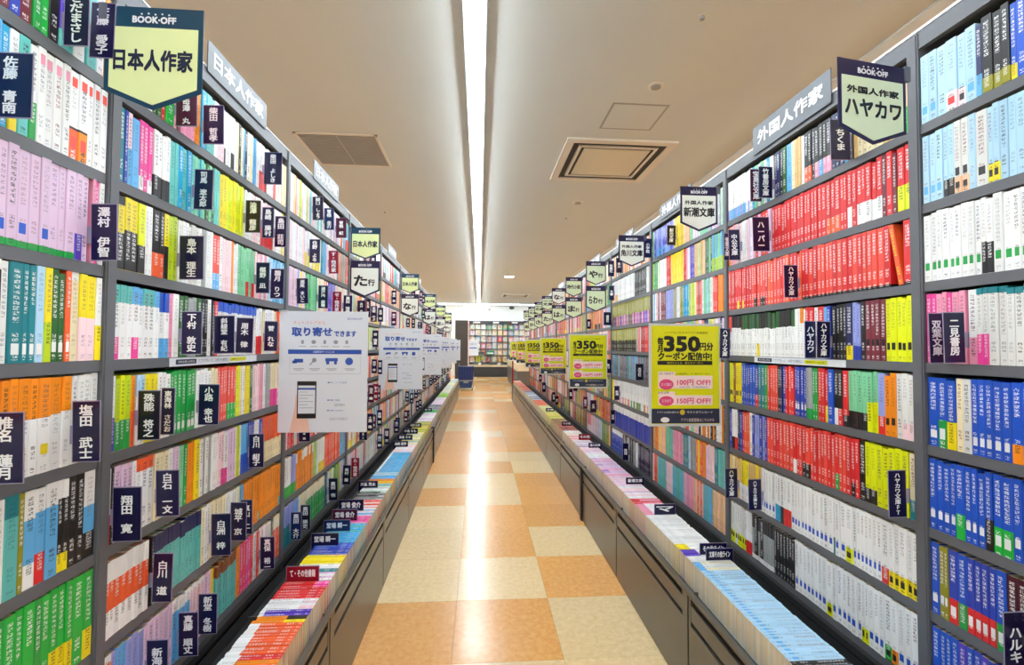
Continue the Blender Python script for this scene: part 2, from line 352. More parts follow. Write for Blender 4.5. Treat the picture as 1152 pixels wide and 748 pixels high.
# ------------------------------------------------------------------ lights
M_LAMP2 = mat('lamp_tube_far', (228, 242, 250), .4, emit=9)
def batten(x, y, ln, label, group, rz=0, n=None):
    r = empty('ceiling_light', (x, y, CEIL), (0, 0, rz)); tag(r, label, 'light', group)
    MB().box(-.03, .03, 0, ln - .002, -.032, 0).box(-.062, .062, 0, ln - .002, -.037, -.031).build('housing', M_LAMPH, r)
    d = MB(); pts = [(-.035, -.037), (-.035, -.052), (-.02, -.064), (.02, -.064), (.035, -.052), (.035, -.037)]
    d.prism(pts, .004, ln - .008, 0); d.build('diffuser', M_LAMP2 if rz else M_LAMP, r)
    return r
for i in range(9):
    batten(-.038, -2.6 + 2.5 * i, 2.5, 'white fluorescent ceiling batten, %s counting away from the camera, above the aisle' % ORD[i + 1], 'battens above the aisle')
for side, x in (('left', -2.7), ('right', 2.95)):
    for i in range(9):
        batten(x, -2.6 + 2.5 * i, 2.5, 'white ceiling batten, %s along the row beyond the %s-hand bookcases' % (ORD[i + 1], side), 'battens beyond the bookcases')
for i in range(3):
    batten(-3.0 + 2.5 * i + 2.5, 19.3, 2.5, 'white cross batten by the far wall, %s from the left' % ORD[i + 1], 'battens along the far wall', math.pi / 2)

# ------------------------------------------------------------------ bookcases
def bookcase(side, k):
    s = -1 if side == 'left' else 1
    X = XL if s < 0 else XR; y1 = (L0 if s < 0 else R0) + BAY * k; y0 = y1 - BAY
    lab = 'dark grey steel bookcase full of paperbacks, %s from the camera in the %s row' % (ORD[k + 1], side)
    r = empty('bookcase', (X, y0, 0)); tag(r, lab, 'bookcase', '%s row of bookcases' % side)
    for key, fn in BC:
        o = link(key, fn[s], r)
    for z in LEV:
        link('shelf_board', BOARD[s], r, (0, 0, z))
    if k == 0: link('upright', UPR[s], r, (0, -BAY, 0))
    return r
def bc_meshes():
    up, top, back, pl, bd, tr = {}, {}, {}, {}, {}, {}
    for s in (-1, 1):
        f = s                                  # +x goes into the left room; depth goes away from the aisle: x = s*d
        b = MB(); b.box(0, s * DEPTH, BAY - UPW, BAY, .02, TOP - .004); b.box(-s * .002, 0, BAY - UPW + .004, BAY - .004, .02, TOP - .006); up[s] = b.mesh('upright', M_STEEL)
        b = MB(); b.box(s * .004, s * DEPTH, 0, BAY - UPW, TOP - .016, TOP); b.box(s * .002, s * .016, 0, BAY - UPW, TOP - .045, TOP - .002); top[s] = b.mesh('top_rail', M_STEEL)
        b = MB(); b.box(s * (DEPTH - .01), s * DEPTH, 0, BAY - UPW, .3, TOP - .016); back[s] = b.mesh('back_panel', M_STEEL_IN)
        b = MB(); b.box(s * .006, s * (DEPTH - .01), 0, BAY - UPW, -.010, 0); b.box(s * .004, s * .010, 0, BAY - UPW, -.024, -.0005); b.box(s * .010, s * .018, 0, BAY - UPW, -.024, -.021); bd[s] = b.mesh('shelf_board', M_STEEL)
        b = MB(); b.box(-s * .012, s * .004, 0, BAY, .425, .447); b.box(s * .004, s * .01, 0, BAY - UPW, .36, .446); b.box(-s * .0135, -s * .012, 0, BAY, .4435, .4475); pl[s] = b.mesh('bottom_ledge', M_TRAY)
    w = MB(); w.box(.001, .006, 0, BAY, TOP, TOP + .007); tr[1] = w.mesh('top_glint_trim', M_WHITE)  # white strip added for the bright reflection along the right row's top edge
    w = MB(); w.box(-.001, -.006, 0, BAY, TOP, TOP + .004); tr[-1] = w.mesh('top_glint_trim', M_LAMPH)
    return [('upright', up), ('top_rail', top), ('back_panel', back), ('bottom_ledge', pl), ('top_glint_trim', tr)], bd, up
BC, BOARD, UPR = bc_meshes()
for k in range(NL): bookcase('left', k)
for k in range(NR): bookcase('right', k)

# ------------------------------------------------------------------ base cabinets with book trays
XCL, XCR = -.508, .785
ZCL, ZCR = .385, .40
def cab_meshes(s, zc):
    w = BAY; dp = abs((XL - XCL) if s < 0 else (XR - XCR)) - .006
    carc = MB(); carc.box(s * .02, s * dp, .003, w - .003, .05, zc - .03, 0); carc.box(s * .012, s * .02, .003, w - .003, .0, zc - .012, 0)
    door = MB(); door.box(0, s * .012, .006, w - .006, .004, zc - .118); door.box(0, s * .012, .006, .05, zc - .118, zc - .016); door.box(0, s * .012, w - .022, w - .006, zc - .118, zc - .016)
    rail = MB(); rail.box(s * .001, s * .012, .05, w - .022, zc - .100, zc - .044)
    lip = MB(); lip.box(-s * .004, s * .010, 0, w, zc - .014, zc); lip.box(s * .010, s * .014, 0, w, zc - .03, zc)
    tray = MB(); tray.box(s * .014, s * dp, 0, w, zc - .03, zc - .02); tray.box(s * (dp - .004), s * dp, 0, w, zc - .03, zc + .02)
    div = MB(); div.box(s * .016, s * (dp - .004), w - .004, w, zc - .02, zc - .006)
    return carc.mesh('carcass', M_DARK), door.mesh('door_panel', M_CAB), rail.mesh('handle_rail', M_CAB), lip.mesh('tray_lip', M_CAB), tray.mesh('tray', M_TRAY), div.mesh('tray_divider', M_CAB)
CM = {-1: cab_meshes(-1, ZCL), 1: cab_meshes(1, ZCR)}
def cabinet(side, k):
    s = -1 if side == 'left' else 1
    X = XCL if s < 0 else XCR; y0 = (.76 if s < 0 else .79) + BAY * (k - 1)
    r = empty('base_cabinet', (X, y0, 0)); tag(r, 'low dark grey steel cabinet under the book tray, %s from the camera, %s side' % (ORD[k + 1], side), 'cabinet', '%s row of base cabinets' % side)
    for me in CM[s]: link(me.name.split('.')[0], me, r)
    if (s < 0 and k == 5) or (s > 0 and k == 3):
        MB().box(-s * .012, s * .02, BAY - .05, BAY - .004, 0, ZCL + .01).build('end_post', M_DARK, r)
for k in range(13): cabinet('left', k)
for k in range(12): cabinet('right', k)

# ------------------------------------------------------------------ books: records first
PAL = {
 'white': (240, 241, 242), 'offwhite': (226, 226, 224), 'cream': (240, 228, 190), 'tan': (228, 190, 124), 'grey': (160, 166, 168), 'black': (28, 26, 30), 'navy': (34, 42, 92), 'blue': (24, 84, 200), 'rblue': (40, 66, 178),
 'violet': (88, 60, 190), 'lilac': (226, 196, 226), 'lav': (150, 160, 226), 'paleblue': (178, 216, 242), 'lightblue': (96, 176, 232), 'cyan': (30, 166, 216), 'teal': (20, 128, 140), 'ltteal': (98, 192, 188), 'mint': (128, 208, 160),
 'green': (24, 160, 70), 'brgreen': (22, 182, 66), 'dkgreen': (40, 100, 44), 'yg': (190, 214, 30), 'yellow': (244, 222, 20), 'acid': (226, 234, 0), 'orange': (244, 142, 20), 'redorange': (240, 96, 48), 'red': (222, 40, 44), 'salmon': (238, 76, 62),
 'maroon': (120, 40, 56), 'dkmaroon': (70, 16, 40), 'magenta': (236, 66, 156), 'pink': (240, 156, 184), 'palepink': (246, 214, 222), 'brown': (140, 72, 36), 'olive': (150, 146, 30), 'peach': (246, 196, 156), 'rust': (206, 92, 40)}
NAMES = {'offwhite': 'off-white', 'rblue': 'royal blue', 'lav': 'lavender', 'paleblue': 'pale blue', 'lightblue': 'light blue', 'ltteal': 'light teal', 'brgreen': 'bright green', 'dkgreen': 'dark green', 'yg': 'yellow-green', 'acid': 'acid yellow',
 'redorange': 'red-orange', 'dkmaroon': 'dark maroon', 'palepink': 'pale pink'}
cname = lambda c: NAMES.get(c, c)
def pick(s, rnd): return rnd.choice(s.split('|'))
BOOKS = []     # dicts
def parse(style, rnd):
    p = style.split('/'); d = {'base': pick(p[0], rnd), 'low': None, 'top': None, 'patch': None}
    for q in p[1:]:
        kind, rest = q[0], q[1:].split(',')
        c = pick(rest[0], rnd); pr = float(rest[2].split('|')[0]) if len(rest) > 2 else 1
        if rnd.random() > pr: continue
        h = float(rest[1].split('|')[0])
        if kind == 'L': d['low'] = (c, h)
        if kind == 'T': d['top'] = (c, h)
        if kind == 'P': d['patch'] = (c, h)
    return d
def lum(c): r, g, b = PAL[c]; return .3 * r + .6 * g + .1 * b
def lay(side, bay, row, runs, h0, rnd, thick=(.0125, .0205), y_lo=None, y_hi=None, cuts=(), tray=False, lean=None):
    """fills y_lo..y_hi with books; runs = [(y_end, style)], listed with growing y"""
    s = -1 if side == 'L' else 1
    y = y_lo; ri = 0; n = 0; cuts = sorted(cuts)
    for ye, style in runs:
        ye = min(ye, y_hi)
        segs = [c for c in cuts if y + .004 < c < ye - .002] + [ye]
        for e in segs:
            if style == 'gap': y = e; continue
            span = e - y - (.0024 if e != ye or any(abs(e - c) < .006 for c in cuts) else 0)
            if span < .006: continue
            ts = []
            while sum(ts) < span: ts.append(rnd.uniform(*thick))
            if len(ts) > 1 and sum(ts) - span > ts[-1] / 2: ts.pop()
            k = span / sum(ts)
            yy = y
            for t in ts:
                t *= k; d = parse(style, rnd)
                h = h0 * (1 + rnd.uniform(-.012, .012))
                if rnd.random() < .08: h *= .965
                n += 1
                d.update(side=side, bay=bay, row=row, y=yy, t=t - .0003, h=h, n=n, tray=tray, dx=rnd.uniform(0, .004), seed=rnd.random())
                tx_ = 'white' if lum(d['base']) < 150 else rnd.choice(['black', 'black', 'navy', 'maroon'])
                d['text'] = (tx_, rnd.choice([.35, .5, .75]) if lum(d['base']) > 150 else .8)
                BOOKS.append(d); yy += t
            y = e
        y = max(y, ye)
        if y >= y_hi - .004: break

def px_runs(side, row, spec):
    X = XL if side == 'L' else XR; z = LEV[row] + .085
    out = [(y_at(px, X, z), st) for px, st in spec]
    return out
# photographed rows, listed by image column where each run ends
PASTEL = 'white|white|white|cream|palepink|lilac|paleblue|mint|offwhite|yellow|pink|orange|ltteal|white|peach'
LA = {   # near left bookcase: columns 0..126 (runs from the near edge)
 0: [(15, 'violet|maroon/Lblue,.3,.3'), (28, 'lightblue|rblue'), (42, 'maroon|violet'), (60, 'brgreen|green'), (72, 'black|maroon'), (88, 'violet/Lltteal,.2'), (101, 'white'), (112, 'cream|ltteal'), (127, 'tan|yellow|orange|white')],
 1: [(14, 'lightblue|cyan'), (24, 'white/Lyellow,.4'), (36, 'ltteal|yg|olive'), (45, 'lav|white/Lgreen,.4'), (82, 'white/Ppink,.88'), (92, 'white/Psalmon,.88/Lredorange,.36'), (102, 'white/Psalmon,.88/Lorange,.36'), (127, 'white/Psalmon,.88')],
 2: [(88, 'lilac/Lgreen,.07/Pblue,.2,.3'), (104, 'lilac/Lviolet,.3,.3'), (106, 'black'), (110, 'white|pink'), (114, 'magenta'), (126, 'black|white')],
 3: [(4, 'black/Twhite,.1'), (13, 'white'), (28, 'teal/Pwhite,.14'), (43, 'teal/Pwhite,.14'), (53, 'paleblue/Pwhite,.14'), (61, 'yellow/Lyg,.42'), (77, 'dkgreen/Pwhite,.16'), (83, 'redorange/Pwhite,.16'), (92, 'cream/Twhite,.1'), (110, 'palepink/Tyellow,.5'), (118, 'white/Lyellow,.42')],
 4: [(14, 'white/Torange,.42'), (46, 'white/Torange,.42'), (60, 'white/Torange,.42/Pyellow,.25'), (72, 'white/Torange,.4/Lmagenta,.36,.6'), (83, 'white/Torange,.38'), (118, 'offwhite/Lpalepink,.3,.5')],
 5: [(8, 'white|ltteal'), (24, 'ltteal/Tteal,.22'), (31, 'cream|olive'), (44, 'lightblue/Twhite,.3/Lwhite,.25'), (55, 'lightblue/Twhite,.25/Lred,.32'), (68, 'lightblue/Twhite,.25'), (80, 'black/Twhite,.2/Lyellow,.2'), (97, 'black'), (112, 'lightblue/Twhite,.4/Lblack,.3')],
 6: [(60, 'brgreen|green'), (84, 'brgreen/Lyellow,.34'), (96, 'brgreen'), (112, 'brgreen/Lyellow,.34')],
 7: [(112, 'green|brgreen|white')],
}
LB = {
 0: [(175, 'rust|orange|white|pink'), (190, 'dkgreen|maroon|red'), (199, 'brgreen'), (222, 'maroon|pink'), (229, 'redorange|orange'), (243, 'ltteal|cyan'), (254, 'palepink|white'), (268, 'white/Lblack,.3,.4'), (290, 'cream|white|black|lightblue'), (312, 'white/Lred,.4,.3'), (330, 'cream|orange|peach|white')],
 1: [(143, 'cyan|teal'), (147, 'rblue'), (152, 'palepink/Llightblue,.5'), (160, 'rblue|lightblue'), (175, 'magenta/Lwhite,.2,.5'), (194, 'white/Lblack,.32'), (218, 'teal|cyan|ltteal'), (234, 'mint|ltteal'), (249, 'mint|dkgreen|ltteal'), (277, 'yellow|acid'), (295, 'white|palepink'), (309, 'palepink/Lred,.4'), (316, 'white'), (330, 'yellow|white')],
 2: [(143, 'yellow/Tblack,.12/Lblack,.5'), (158, 'yellow/Lblack,.55'), (166, 'acid/Lblack,.4|yellow'), (175, 'white'), (187, 'black/Lredorange,.36'), (192, 'yellow/Lblack,.5'), (203, 'yg|yellow'), (229, 'white|offwhite'), (241, 'cream|grey|white'), (249, 'salmon/Llightblue,.3'), (262, 'palepink|white/Lred,.4,.4'), (270, 'orange|yellow|white'), (289, 'mint/Lred,.3,.3'), (303, 'palepink|pink|white'), (330, 'lightblue|cyan|paleblue')],
 3: [(182, 'white/Tltteal|lightblue,.24/Lmagenta,.3,.5'), (192, 'white/Tblue,.3/Llightblue,.3'), (197, 'pink'), (204, 'red|white'), (228, 'black|grey|dkgreen'), (240, 'white|black/Lred,.3,.5'), (247, 'black|red|white'), (290, 'offwhite/Tblue,.18'), (297, 'white/Lred,.4'), (312, 'cream|white'), (318, 'redorange'), (330, 'white|palepink')],
 4: [(133, 'white/Lviolet,.45'), (150, 'yg|acid/Lgreen,.4'), (156, 'orange/Lredorange,.5'), (165, 'white/Tpaleblue,.3'), (180, 'yellow|cream'), (197, 'white|palepink|green'), (223, 'green/Pwhite,.12'), (246, 'white|cream'), (267, 'salmon/Lbrgreen,.3,.12'), (275, 'acid|cream'), (286, 'dkgreen|yellow|white'), (298, 'pink|palepink'), (305, 'grey|white/Lgreen,.3,.4'), (313, 'cream/Lmagenta,.4'), (330, 'cream|yg|palepink')],
 5: [(128, 'offwhite/Lred,.4'), (131, 'black'), (151, 'lilac/Lviolet,.3,.3'), (156, 'white/Llav,.4'), (176, 'white/Tredorange,.18'), (196, 'white|yg|cream'), (204, 'lilac/Lred,.3'), (213, 'green|mint'), (226, 'redorange|yellow|orange'), (240, 'grey|offwhite|green'), (258, 'palepink|white/Lmagenta,.3,.4'), (266, 'lilac'), (273, 'yg|yellow|cream'), (280, 'lightblue/Lblue,.4'), (296, 'rblue|white'), (330, 'cream/Tredorange,.55')],
 6: [(170, 'redorange/Twhite,.27/Lwhite,.36'), (172, 'white'), (174, 'black'), (228, 'ltteal/Tnavy,.26'), (244, 'cream|white'), (260, 'white|cream'), (268, 'white/Lcyan,.4'), (276, 'cream|lightblue'), (330, 'orange/Lltteal,.2,.15')],
 7: [(127, 'orange/Twhite,.1'), (164, 'lightblue|lav'), (196, 'lilac'), (216, 'lightblue/Twhite,.2'), (232, 'palepink/Twhite,.1'), (242, 'yellow|lilac'), (268, 'ltteal/Tbrown,.22'), (272, 'orange'), (284, 'magenta|salmon'), (295, 'salmon|white|blue'), (304, 'white|palepink'), (309, 'cream|navy'), (330, 'redorange/Tcream,.3')],
}
LC = {
 0: [(335, 'orange|peach|white|yellow'), (348, 'palepink|white|yg'), (368, 'ltteal|white|palepink'), (385, 'white|cream|lilac'), (400, 'lightblue|mint|white/Lredorange,.4,.4')],
 1: [(345, 'white|palepink|lilac'), (362, 'white/Lyellow,.4,.5|mint'), (368, 'lightblue|teal'), (380, 'palepink|white'), (400, 'orange|redorange|grey')],
 2: [(336, 'lilac|palepink'), (344, 'yellow|lightblue|palepink'), (358, 'mint|green'), (370, 'white|salmon|cream'), (378, 'lav|violet'), (400, 'white|cream|palepink')],
 5: [(400, 'white|red|salmon|pink')],
 6: [(334, 'white|lav|offwhite/Lbrgreen,.28'), (354, 'white|orange/Lorange,.75'), (360, 'white|yg|mint'), (366, 'white|cream/Lyellow,.3'), (383, 'redorange|salmon'), (400, 'ltteal|lightblue|lav')],
 7: [(337, 'lightblue|lav/Lteal,.5'), (345, 'cream|tan'), (366, 'green/Tcream,.3'), (370, 'navy|teal'), (377, 'white|yg'), (383, 'green|yg'), (400, 'lightblue|white|palepink|peach')],
}
RA = {   # near right bookcase: columns 1152 down to 1036
 0: [(1140, 'lightblue|blue'), (1133, 'blue/Lyellow,.2'), (1102, 'black|black|dkmaroon/Lolive|lightblue,.2,.7'), (1095, 'navy/Llightblue,.3'), (1083, 'paleblue|offwhite/Plightblue,.18'), (1074, 'paleblue/Lpalepink,.24/Pblack,.2'), (1062, 'paleblue/Lpalepink,.26/Pred,.2'), (1052, 'paleblue/Lblack,.22,.5'), (1034, 'paleblue/Plightblue,.18')],
 1: [(1122, 'paleblue/Lsalmon|red,.24,.4'), (1108, 'paleblue/Lyellow,.24,.8/Pblack,.2'), (1095, 'offwhite|paleblue/Pblack,.2'), (1087, 'paleblue'), (1071, 'offwhite/Lpeach,.22/Pblack,.3'), (1058, 'paleblue/Lblack,.24'), (1034, 'paleblue/Plightblue,.18')],
 2: [(1115, 'white/Pgreen,.22'), (1101, 'white/Lblack,.42,.8'), (1036, 'white/Pgreen,.22')],
 3: [(1110, 'offwhite/Tteal,.08'), (1097, 'offwhite/Lmagenta,.4/Tteal,.08'), (1084, 'white|offwhite/Lpink,.36'), (1036, 'pink|magenta')],
 4: [(1148, 'blue/Pwhite,.18'), (1135, 'blue/Lorange,.24,.8'), (1090, 'blue/Pwhite,.18'), (1073, 'offwhite|cream'), (1063, 'blue/Lyellow,.4'), (1053, 'blue/Lgreen,.4/Pwhite,.32'), (1036, 'blue/Pwhite,.18')],
 5: [(1137, 'blue/Pwhite,.22'), (1114, 'blue/Lbrgreen,.34/Pwhite,.2'), (1106, 'blue/Lblack,.4'), (1083, 'blue/Pwhite,.22'), (1073, 'blue/Lbrgreen,.34'), (1036, 'blue/Pwhite,.22')],
 6: [(1130, 'dkmaroon/Pwhite,.3'), (1118, 'blue/Lgreen,.34/Pwhite,.25'), (1085, 'rblue/Lred,.34/Pwhite,.25'), (1075, 'blue/Lgreen,.34'), (1065, 'rblue/Lred,.34/Pwhite,.25'), (1054, 'olive/Pwhite,.25'), (1036, 'blue/Pwhite,.22')],
 7: [(1036, 'rblue|violet|blue/Pwhite,.2')],
}
RB = {
 0: [(1011, 'peach/Lbrgreen,.4'), (985, 'tan|cream'), (958, 'cream|tan|yellow'), (933, 'black|navy|cyan'), (903, 'black/Lredorange|lightblue|pink,.3,.7'), (889, 'cream|offwhite|tan'), (883, 'lightblue'), (868, 'black|dkgreen|navy'), (845, 'mint|white|palepink|cyan'), (806, 'white/Lorange|lightblue|lav,.26,.6')],
 1: [(1007, 'red/Lacid,.4'), (990, 'maroon|red/Lwhite,.1,.2'), (951, 'red/Lwhite,.36,.9'), (943, 'red'), (927, 'red/Lredorange,.3'), (866, 'red'), (848, 'red|salmon|lilac'), (828, 'lilac|palepink|white'), (806, 'pink|orange|peach')],
 2: [(1013.5, 'red/Lblack,.05'), (999, 'gap'), (900, 'salmon|salmon|red/Lblack,.05'), (862, 'red|salmon|redorange'), (806, 'salmon|red/Lblack|green|yellow,.2,.25')],
 3: [(994, 'acid/Pblack,.24'), (971, 'maroon/Pblack,.3'), (966, 'black'), (957, 'lav/Lrblue,.25'), (950, 'navy/Lyellow,.25,.6'), (933, 'black/Lred,.3,.5'), (925, 'rblue|lightblue'), (905, 'white|red/Lwhite,.72'), (892, 'white/Torange|white,.3,.5'), (832, 'white/Tblack|black|dkgreen,.35/Lyellow,.3,.1'), (822, 'white/Tblack,.3'), (806, 'white/Tsalmon,.4')],
 4: [(1006, 'offwhite/Lpalepink,.25,.6'), (993, 'orange/Pblack,.24'), (985, 'lav/Lred,.3'), (974, 'mint/Lacid,.5'), (952, 'mint/Lblack,.3'), (946, 'red/Lblack,.2'), (936, 'black/Lwhite|red,.3'), (930, 'navy|blue'), (918, 'red/Lyellow,.32,.6'), (912, 'green'), (905, 'grey/Lgreen,.2'), (892, 'rblue/Pwhite,.2'), (882, 'salmon|red/Lblack,.3,.3'), (873, 'navy|rblue|black'), (862, 'red|salmon'), (852, 'green|teal'), (848, 'white|rblue/Lred,.3'), (833, 'rblue|blue'), (826, 'yellow/Pblack,.25'), (824, 'brown'), (806, 'acid/Pblack,.25')],
 5: [(1019, 'cream/Lteal,.3'), (972, 'acid/Lblack,.24,.4'), (965, 'black'), (950, 'red|maroon/Lblack,.24,.5'), (862, 'red|salmon/Lblack|white|green,.28,.12'), (845, 'violet|rblue|lav'), (836, 'redorange|white|black'), (828, 'rblue|navy|red'), (806, 'white|rblue/Lred|black,.3,.6')],
 6: [(998, 'white/Lyellow,.26/Pblack,.16'), (989, 'white/Lred,.26'), (957, 'white/Pblue,.2'), (949, 'white/Lacid,.26/Pblack,.16'), (938, 'white/Pblue,.2'), (935, 'white/Lteal,.3'), (888, 'white/Pblue,.2'), (876, 'white/Lblack|yellow|red,.35'), (870, 'white/Lcyan,.35'), (855, 'white/Pblue,.2'), (830, 'white/Ttan|yellow,.6'), (806, 'tan|yg|cream|white')],
 7: [(1008, 'white/Pblue,.2'), (1001, 'white/Lorange,.24/Pblack,.12'), (993, 'white/Lbrgreen,.24/Pblack,.12'), (975, 'white/Pblue,.2'), (967, 'white/Lacid,.24/Pblack,.14'), (935, 'white/Pblue,.2'), (928, 'white/Lacid,.24/Pblack,.14'), (893, 'white/Pblue,.2'), (870, 'black'), (845, 'grey|black/Lwhite,.1/Tblack,.3'), (838, 'white/Lred,.3'), (806, 'offwhite/Lacid,.3,.6/Pblack,.2')],
}
RC = {
 0: [(790, 'mint|ltteal|lilac'), (775, 'palepink|lilac|mint'), (768, 'salmon|peach'), (758, 'yellow|tan'), (735, 'rblue|violet|lav/Llightblue,.3,.4'), (724, 'white|lilac|mint')],
 1: [(800, 'lightblue|mint/Lyg,.35,.4'), (792, 'mint|dkgreen'), (780, 'peach|mint|tan'), (774, 'lilac|violet'), (768, 'white|pink|red'), (754, 'yellow'), (749, 'salmon|red'), (741, 'teal|white'), (724, 'green|yg|white')],
 2: [(806, 'orange'), (801, 'salmon|palepink'), (788, 'paleblue|white|mint'), (780, 'cream|salmon|brown'), (774, 'cream|yg'), (767, 'cyan'), (756, 'grey|olive|offwhite'), (748, 'lav'), (736, 'palepink|maroon|white'), (724, 'white|lightblue')],
 5: [(785, 'white|orange|black'), (724, 'mint|white|palepink|red')],
 6: [(802, 'ltteal|teal'), (793, 'palepink|lilac'), (782, 'redorange|orange|yellow'), (773, 'yg|grey|paleblue'), (767, 'teal'), (756, 'pink'), (748, 'mint|ltteal'), (739, 'tan|yellow|peach'), (724, 'ltteal|orange')],
 7: [(800, 'peach|tan|lilac'), (790, 'ltteal|lightblue'), (776, 'pink|salmon|peach'), (768, 'lilac|pink'), (756, 'lightblue|ltteal'), (748, 'lilac|palepink'), (739, 'ltteal'), (724, 'redorange|palepink')],
}
RD = {
 0: [(700, 'white|palepink|peach|orange'), (680, 'white|black|peach')],
 1: [(724, 'black|white'), (713, 'black'), (695, 'white'), (680, 'white/Lyellow|pink,.35,.7')],
 2: [(680, 'olive/Lbrown|pink|violet|dkgreen,.45')],
 3: [(715, 'red|white|maroon'), (680, 'olive/Lblack,.5/Tolive,.2')],
 4: [(680, 'navy|teal|brown|grey|maroon|lightblue')],
 5: [(690, 'white/Lpink|green|orange,.28,.4'), (680, 'orange|yellow')],
 6: [(690, 'white/Lrblue,.72'), (680, 'offwhite|black')],
 7: [(718, 'dkmaroon|black|navy'), (700, 'white|black'), (680, 'rblue|blue/Twhite,.2')],
}
rnd = random.Random(11)
def clamp_runs(runs, y1):
    r = sorted(runs, key=lambda q: q[0]); 
    if r: r[-1] = (y1, r[-1][1])
    return r
def plate_y(side, b):
    X = XL if side == 'L' else XR; s = -1 if side == 'L' else 1
    px = b[0] if side == 'L' else b[2]
    return on_x(px, (b[1] + b[3]) / 2, X - s * (-.0) )[1]
plates = []
for side, src in (('L', PL), ('R', PR)):
    for b in src:
        X = XL if side == 'L' else XR; s = -1 if side == 'L' else 1
        Y = on_x(b[0] if side == 'L' else b[2], (b[1] + b[3]) / 2, X)[1]
        if b[0] < 0 and side == 'L': Y = on_x(0, (b[1] + b[3]) / 2, X + .018)[1]
        if side == 'R' and b[2] > 1150: Y = on_x(1152, (b[1] + b[3]) / 2, X - .006)[1]
        base = L0 if side == 'L' else R0
        # keep clear of uprights
        ph = (Y - base) % BAY
        if ph > BAY - UPW - .004: Y -= ph - (BAY - UPW - .006)
        elif ph < .003: Y += .004
        pin, pout = on_y(b[0], b[1], Y), on_y(b[2], b[3], Y)
        z1, z0 = pin.z, pout.z
        xa = X; xb = pout.x if side == 'L' else pin.x
        if b[2] > 1150: xb = X - .05
        row = min(range(8), key=lambda i: abs(LEV[i] + .07 - (z0 + z1) / 2))
        bay = int(math.floor((Y - base) / BAY)) + 1
        plates.append(dict(side=side, Y=Y, xa=xa, xb=xb, z0=z0, z1=z1, t=b[4], m=(b[5] if len(b) > 5 else 'N'), row=row, bay=bay))
# more plates on the farther shelves, as dense as the photo shows
EXTRA = ['高田 郁', '田中 文', '谷 瑞恵', '辻 仁成', '土屋 隆', '津本 陽', '恒川 光', '長嶋 有', '中山 可', '夏目 漱', '西 加奈', '野中 柊', '法月 綸', '橋本 治', '畠中 恵', '東 直己']
EXR = ['文庫', '新書', '時代', '海外', '推理', 'SF']
prnd = random.Random(3)
for side, n, src in (('L', NL, EXTRA), ('R', NR, EXR)):
    for bay in range(3, n):
        base = (L0 if side == 'L' else R0) + BAY * (bay - 1)
        for row in range(8):
            if side == 'R' and row in (2, 3) : continue
            for q in range(prnd.choice([0, 1, 2, 2]) if side == 'L' else prnd.choice([0, 0, 0, 1])):
                Y = base + prnd.uniform(.05, .8)
                if any(p['side'] == side and p['row'] == row and abs(p['Y'] - Y) < .06 for p in plates): continue
                X, s = (XL, -1) if side == 'L' else (XR, 1)
                z0 = LEV[row] + prnd.uniform(0, .03)
                plates.append(dict(side=side, Y=Y, xa=X, xb=X - s * .045, z0=z0, z1=z0 + .125, t=prnd.choice(src), m=prnd.choice('NNNNNNMR' if side == 'L' else 'NNK'), row=row, bay=bay))

TBLS = {'L': [LA, LB, LC], 'R': [RA, RB, RC, RD]}
RESTL = [PASTEL, 'white|palepink|lilac|cream|pink', 'white|mint|yg|cream|lightblue', PASTEL + '|navy|maroon', 'orange|peach|white|cream|redorange', 'lightblue|ltteal|white|palepink', 'white|cream|red|offwhite']
RESTR = ['orange|rust|redorange|brown|tan', 'rust|orange|red|peach', 'white|palepink|cream|orange', 'olive|tan|maroon|navy', 'rust|brown|salmon|orange|black', 'white|offwhite|paleblue|pink', 'tan|peach|olive|green', 'maroon|red|pink|white']
for side, n in (('L', NL), ('R', NR)):
    base = L0 if side == 'L' else R0
    for bay in range(n):
        y1 = base + BAY * bay - UPW - .002; y0 = base + BAY * (bay - 1) + .002
        if bay == 0: y0 = .20
        for row in range(8):
            tb = TBLS[side][bay].get(row) if bay < len(TBLS[side]) else None
            if tb: runs = clamp_runs(px_runs(side, row, tb), y1)
            else:
                yy = y0; runs = []
                src = RESTL if side == 'L' else (RESTR if bay >= 3 else RESTL)
                while yy < y1:
                    yy += rnd.uniform(.06, .3); st = rnd.choice(src)
                    if rnd.random() < .35: st += '/L%s,%.2f,.6' % (rnd.choice(['red', 'yellow', 'lightblue', 'black', 'white', 'yg']), rnd.uniform(.2, .4))
                    runs.append((min(yy, y1), st))
            cuts = [p['Y'] for p in plates if p['side'] == side and p['bay'] == bay and p['row'] == row]
            h = .165 if side == 'L' else .170
            if side == 'L' and bay == 0: h = .174
            if side == 'R' and bay == 0: h = .168
            if side == 'L' and bay > 2: h = rnd.choice([.155, .16, .165])
            th = (.0135, .021) if bay == 0 else (.0125, .0205)
            if side == 'R' and bay < 2: th = (.0115, .0185) if bay == 0 else (.014, .0205)
            if side == 'R' and bay == 0: th = (.0125, .0185)
            # a few loose gaps
            lay(side, bay, row, runs, h, rnd, th, y0, y1, cuts)
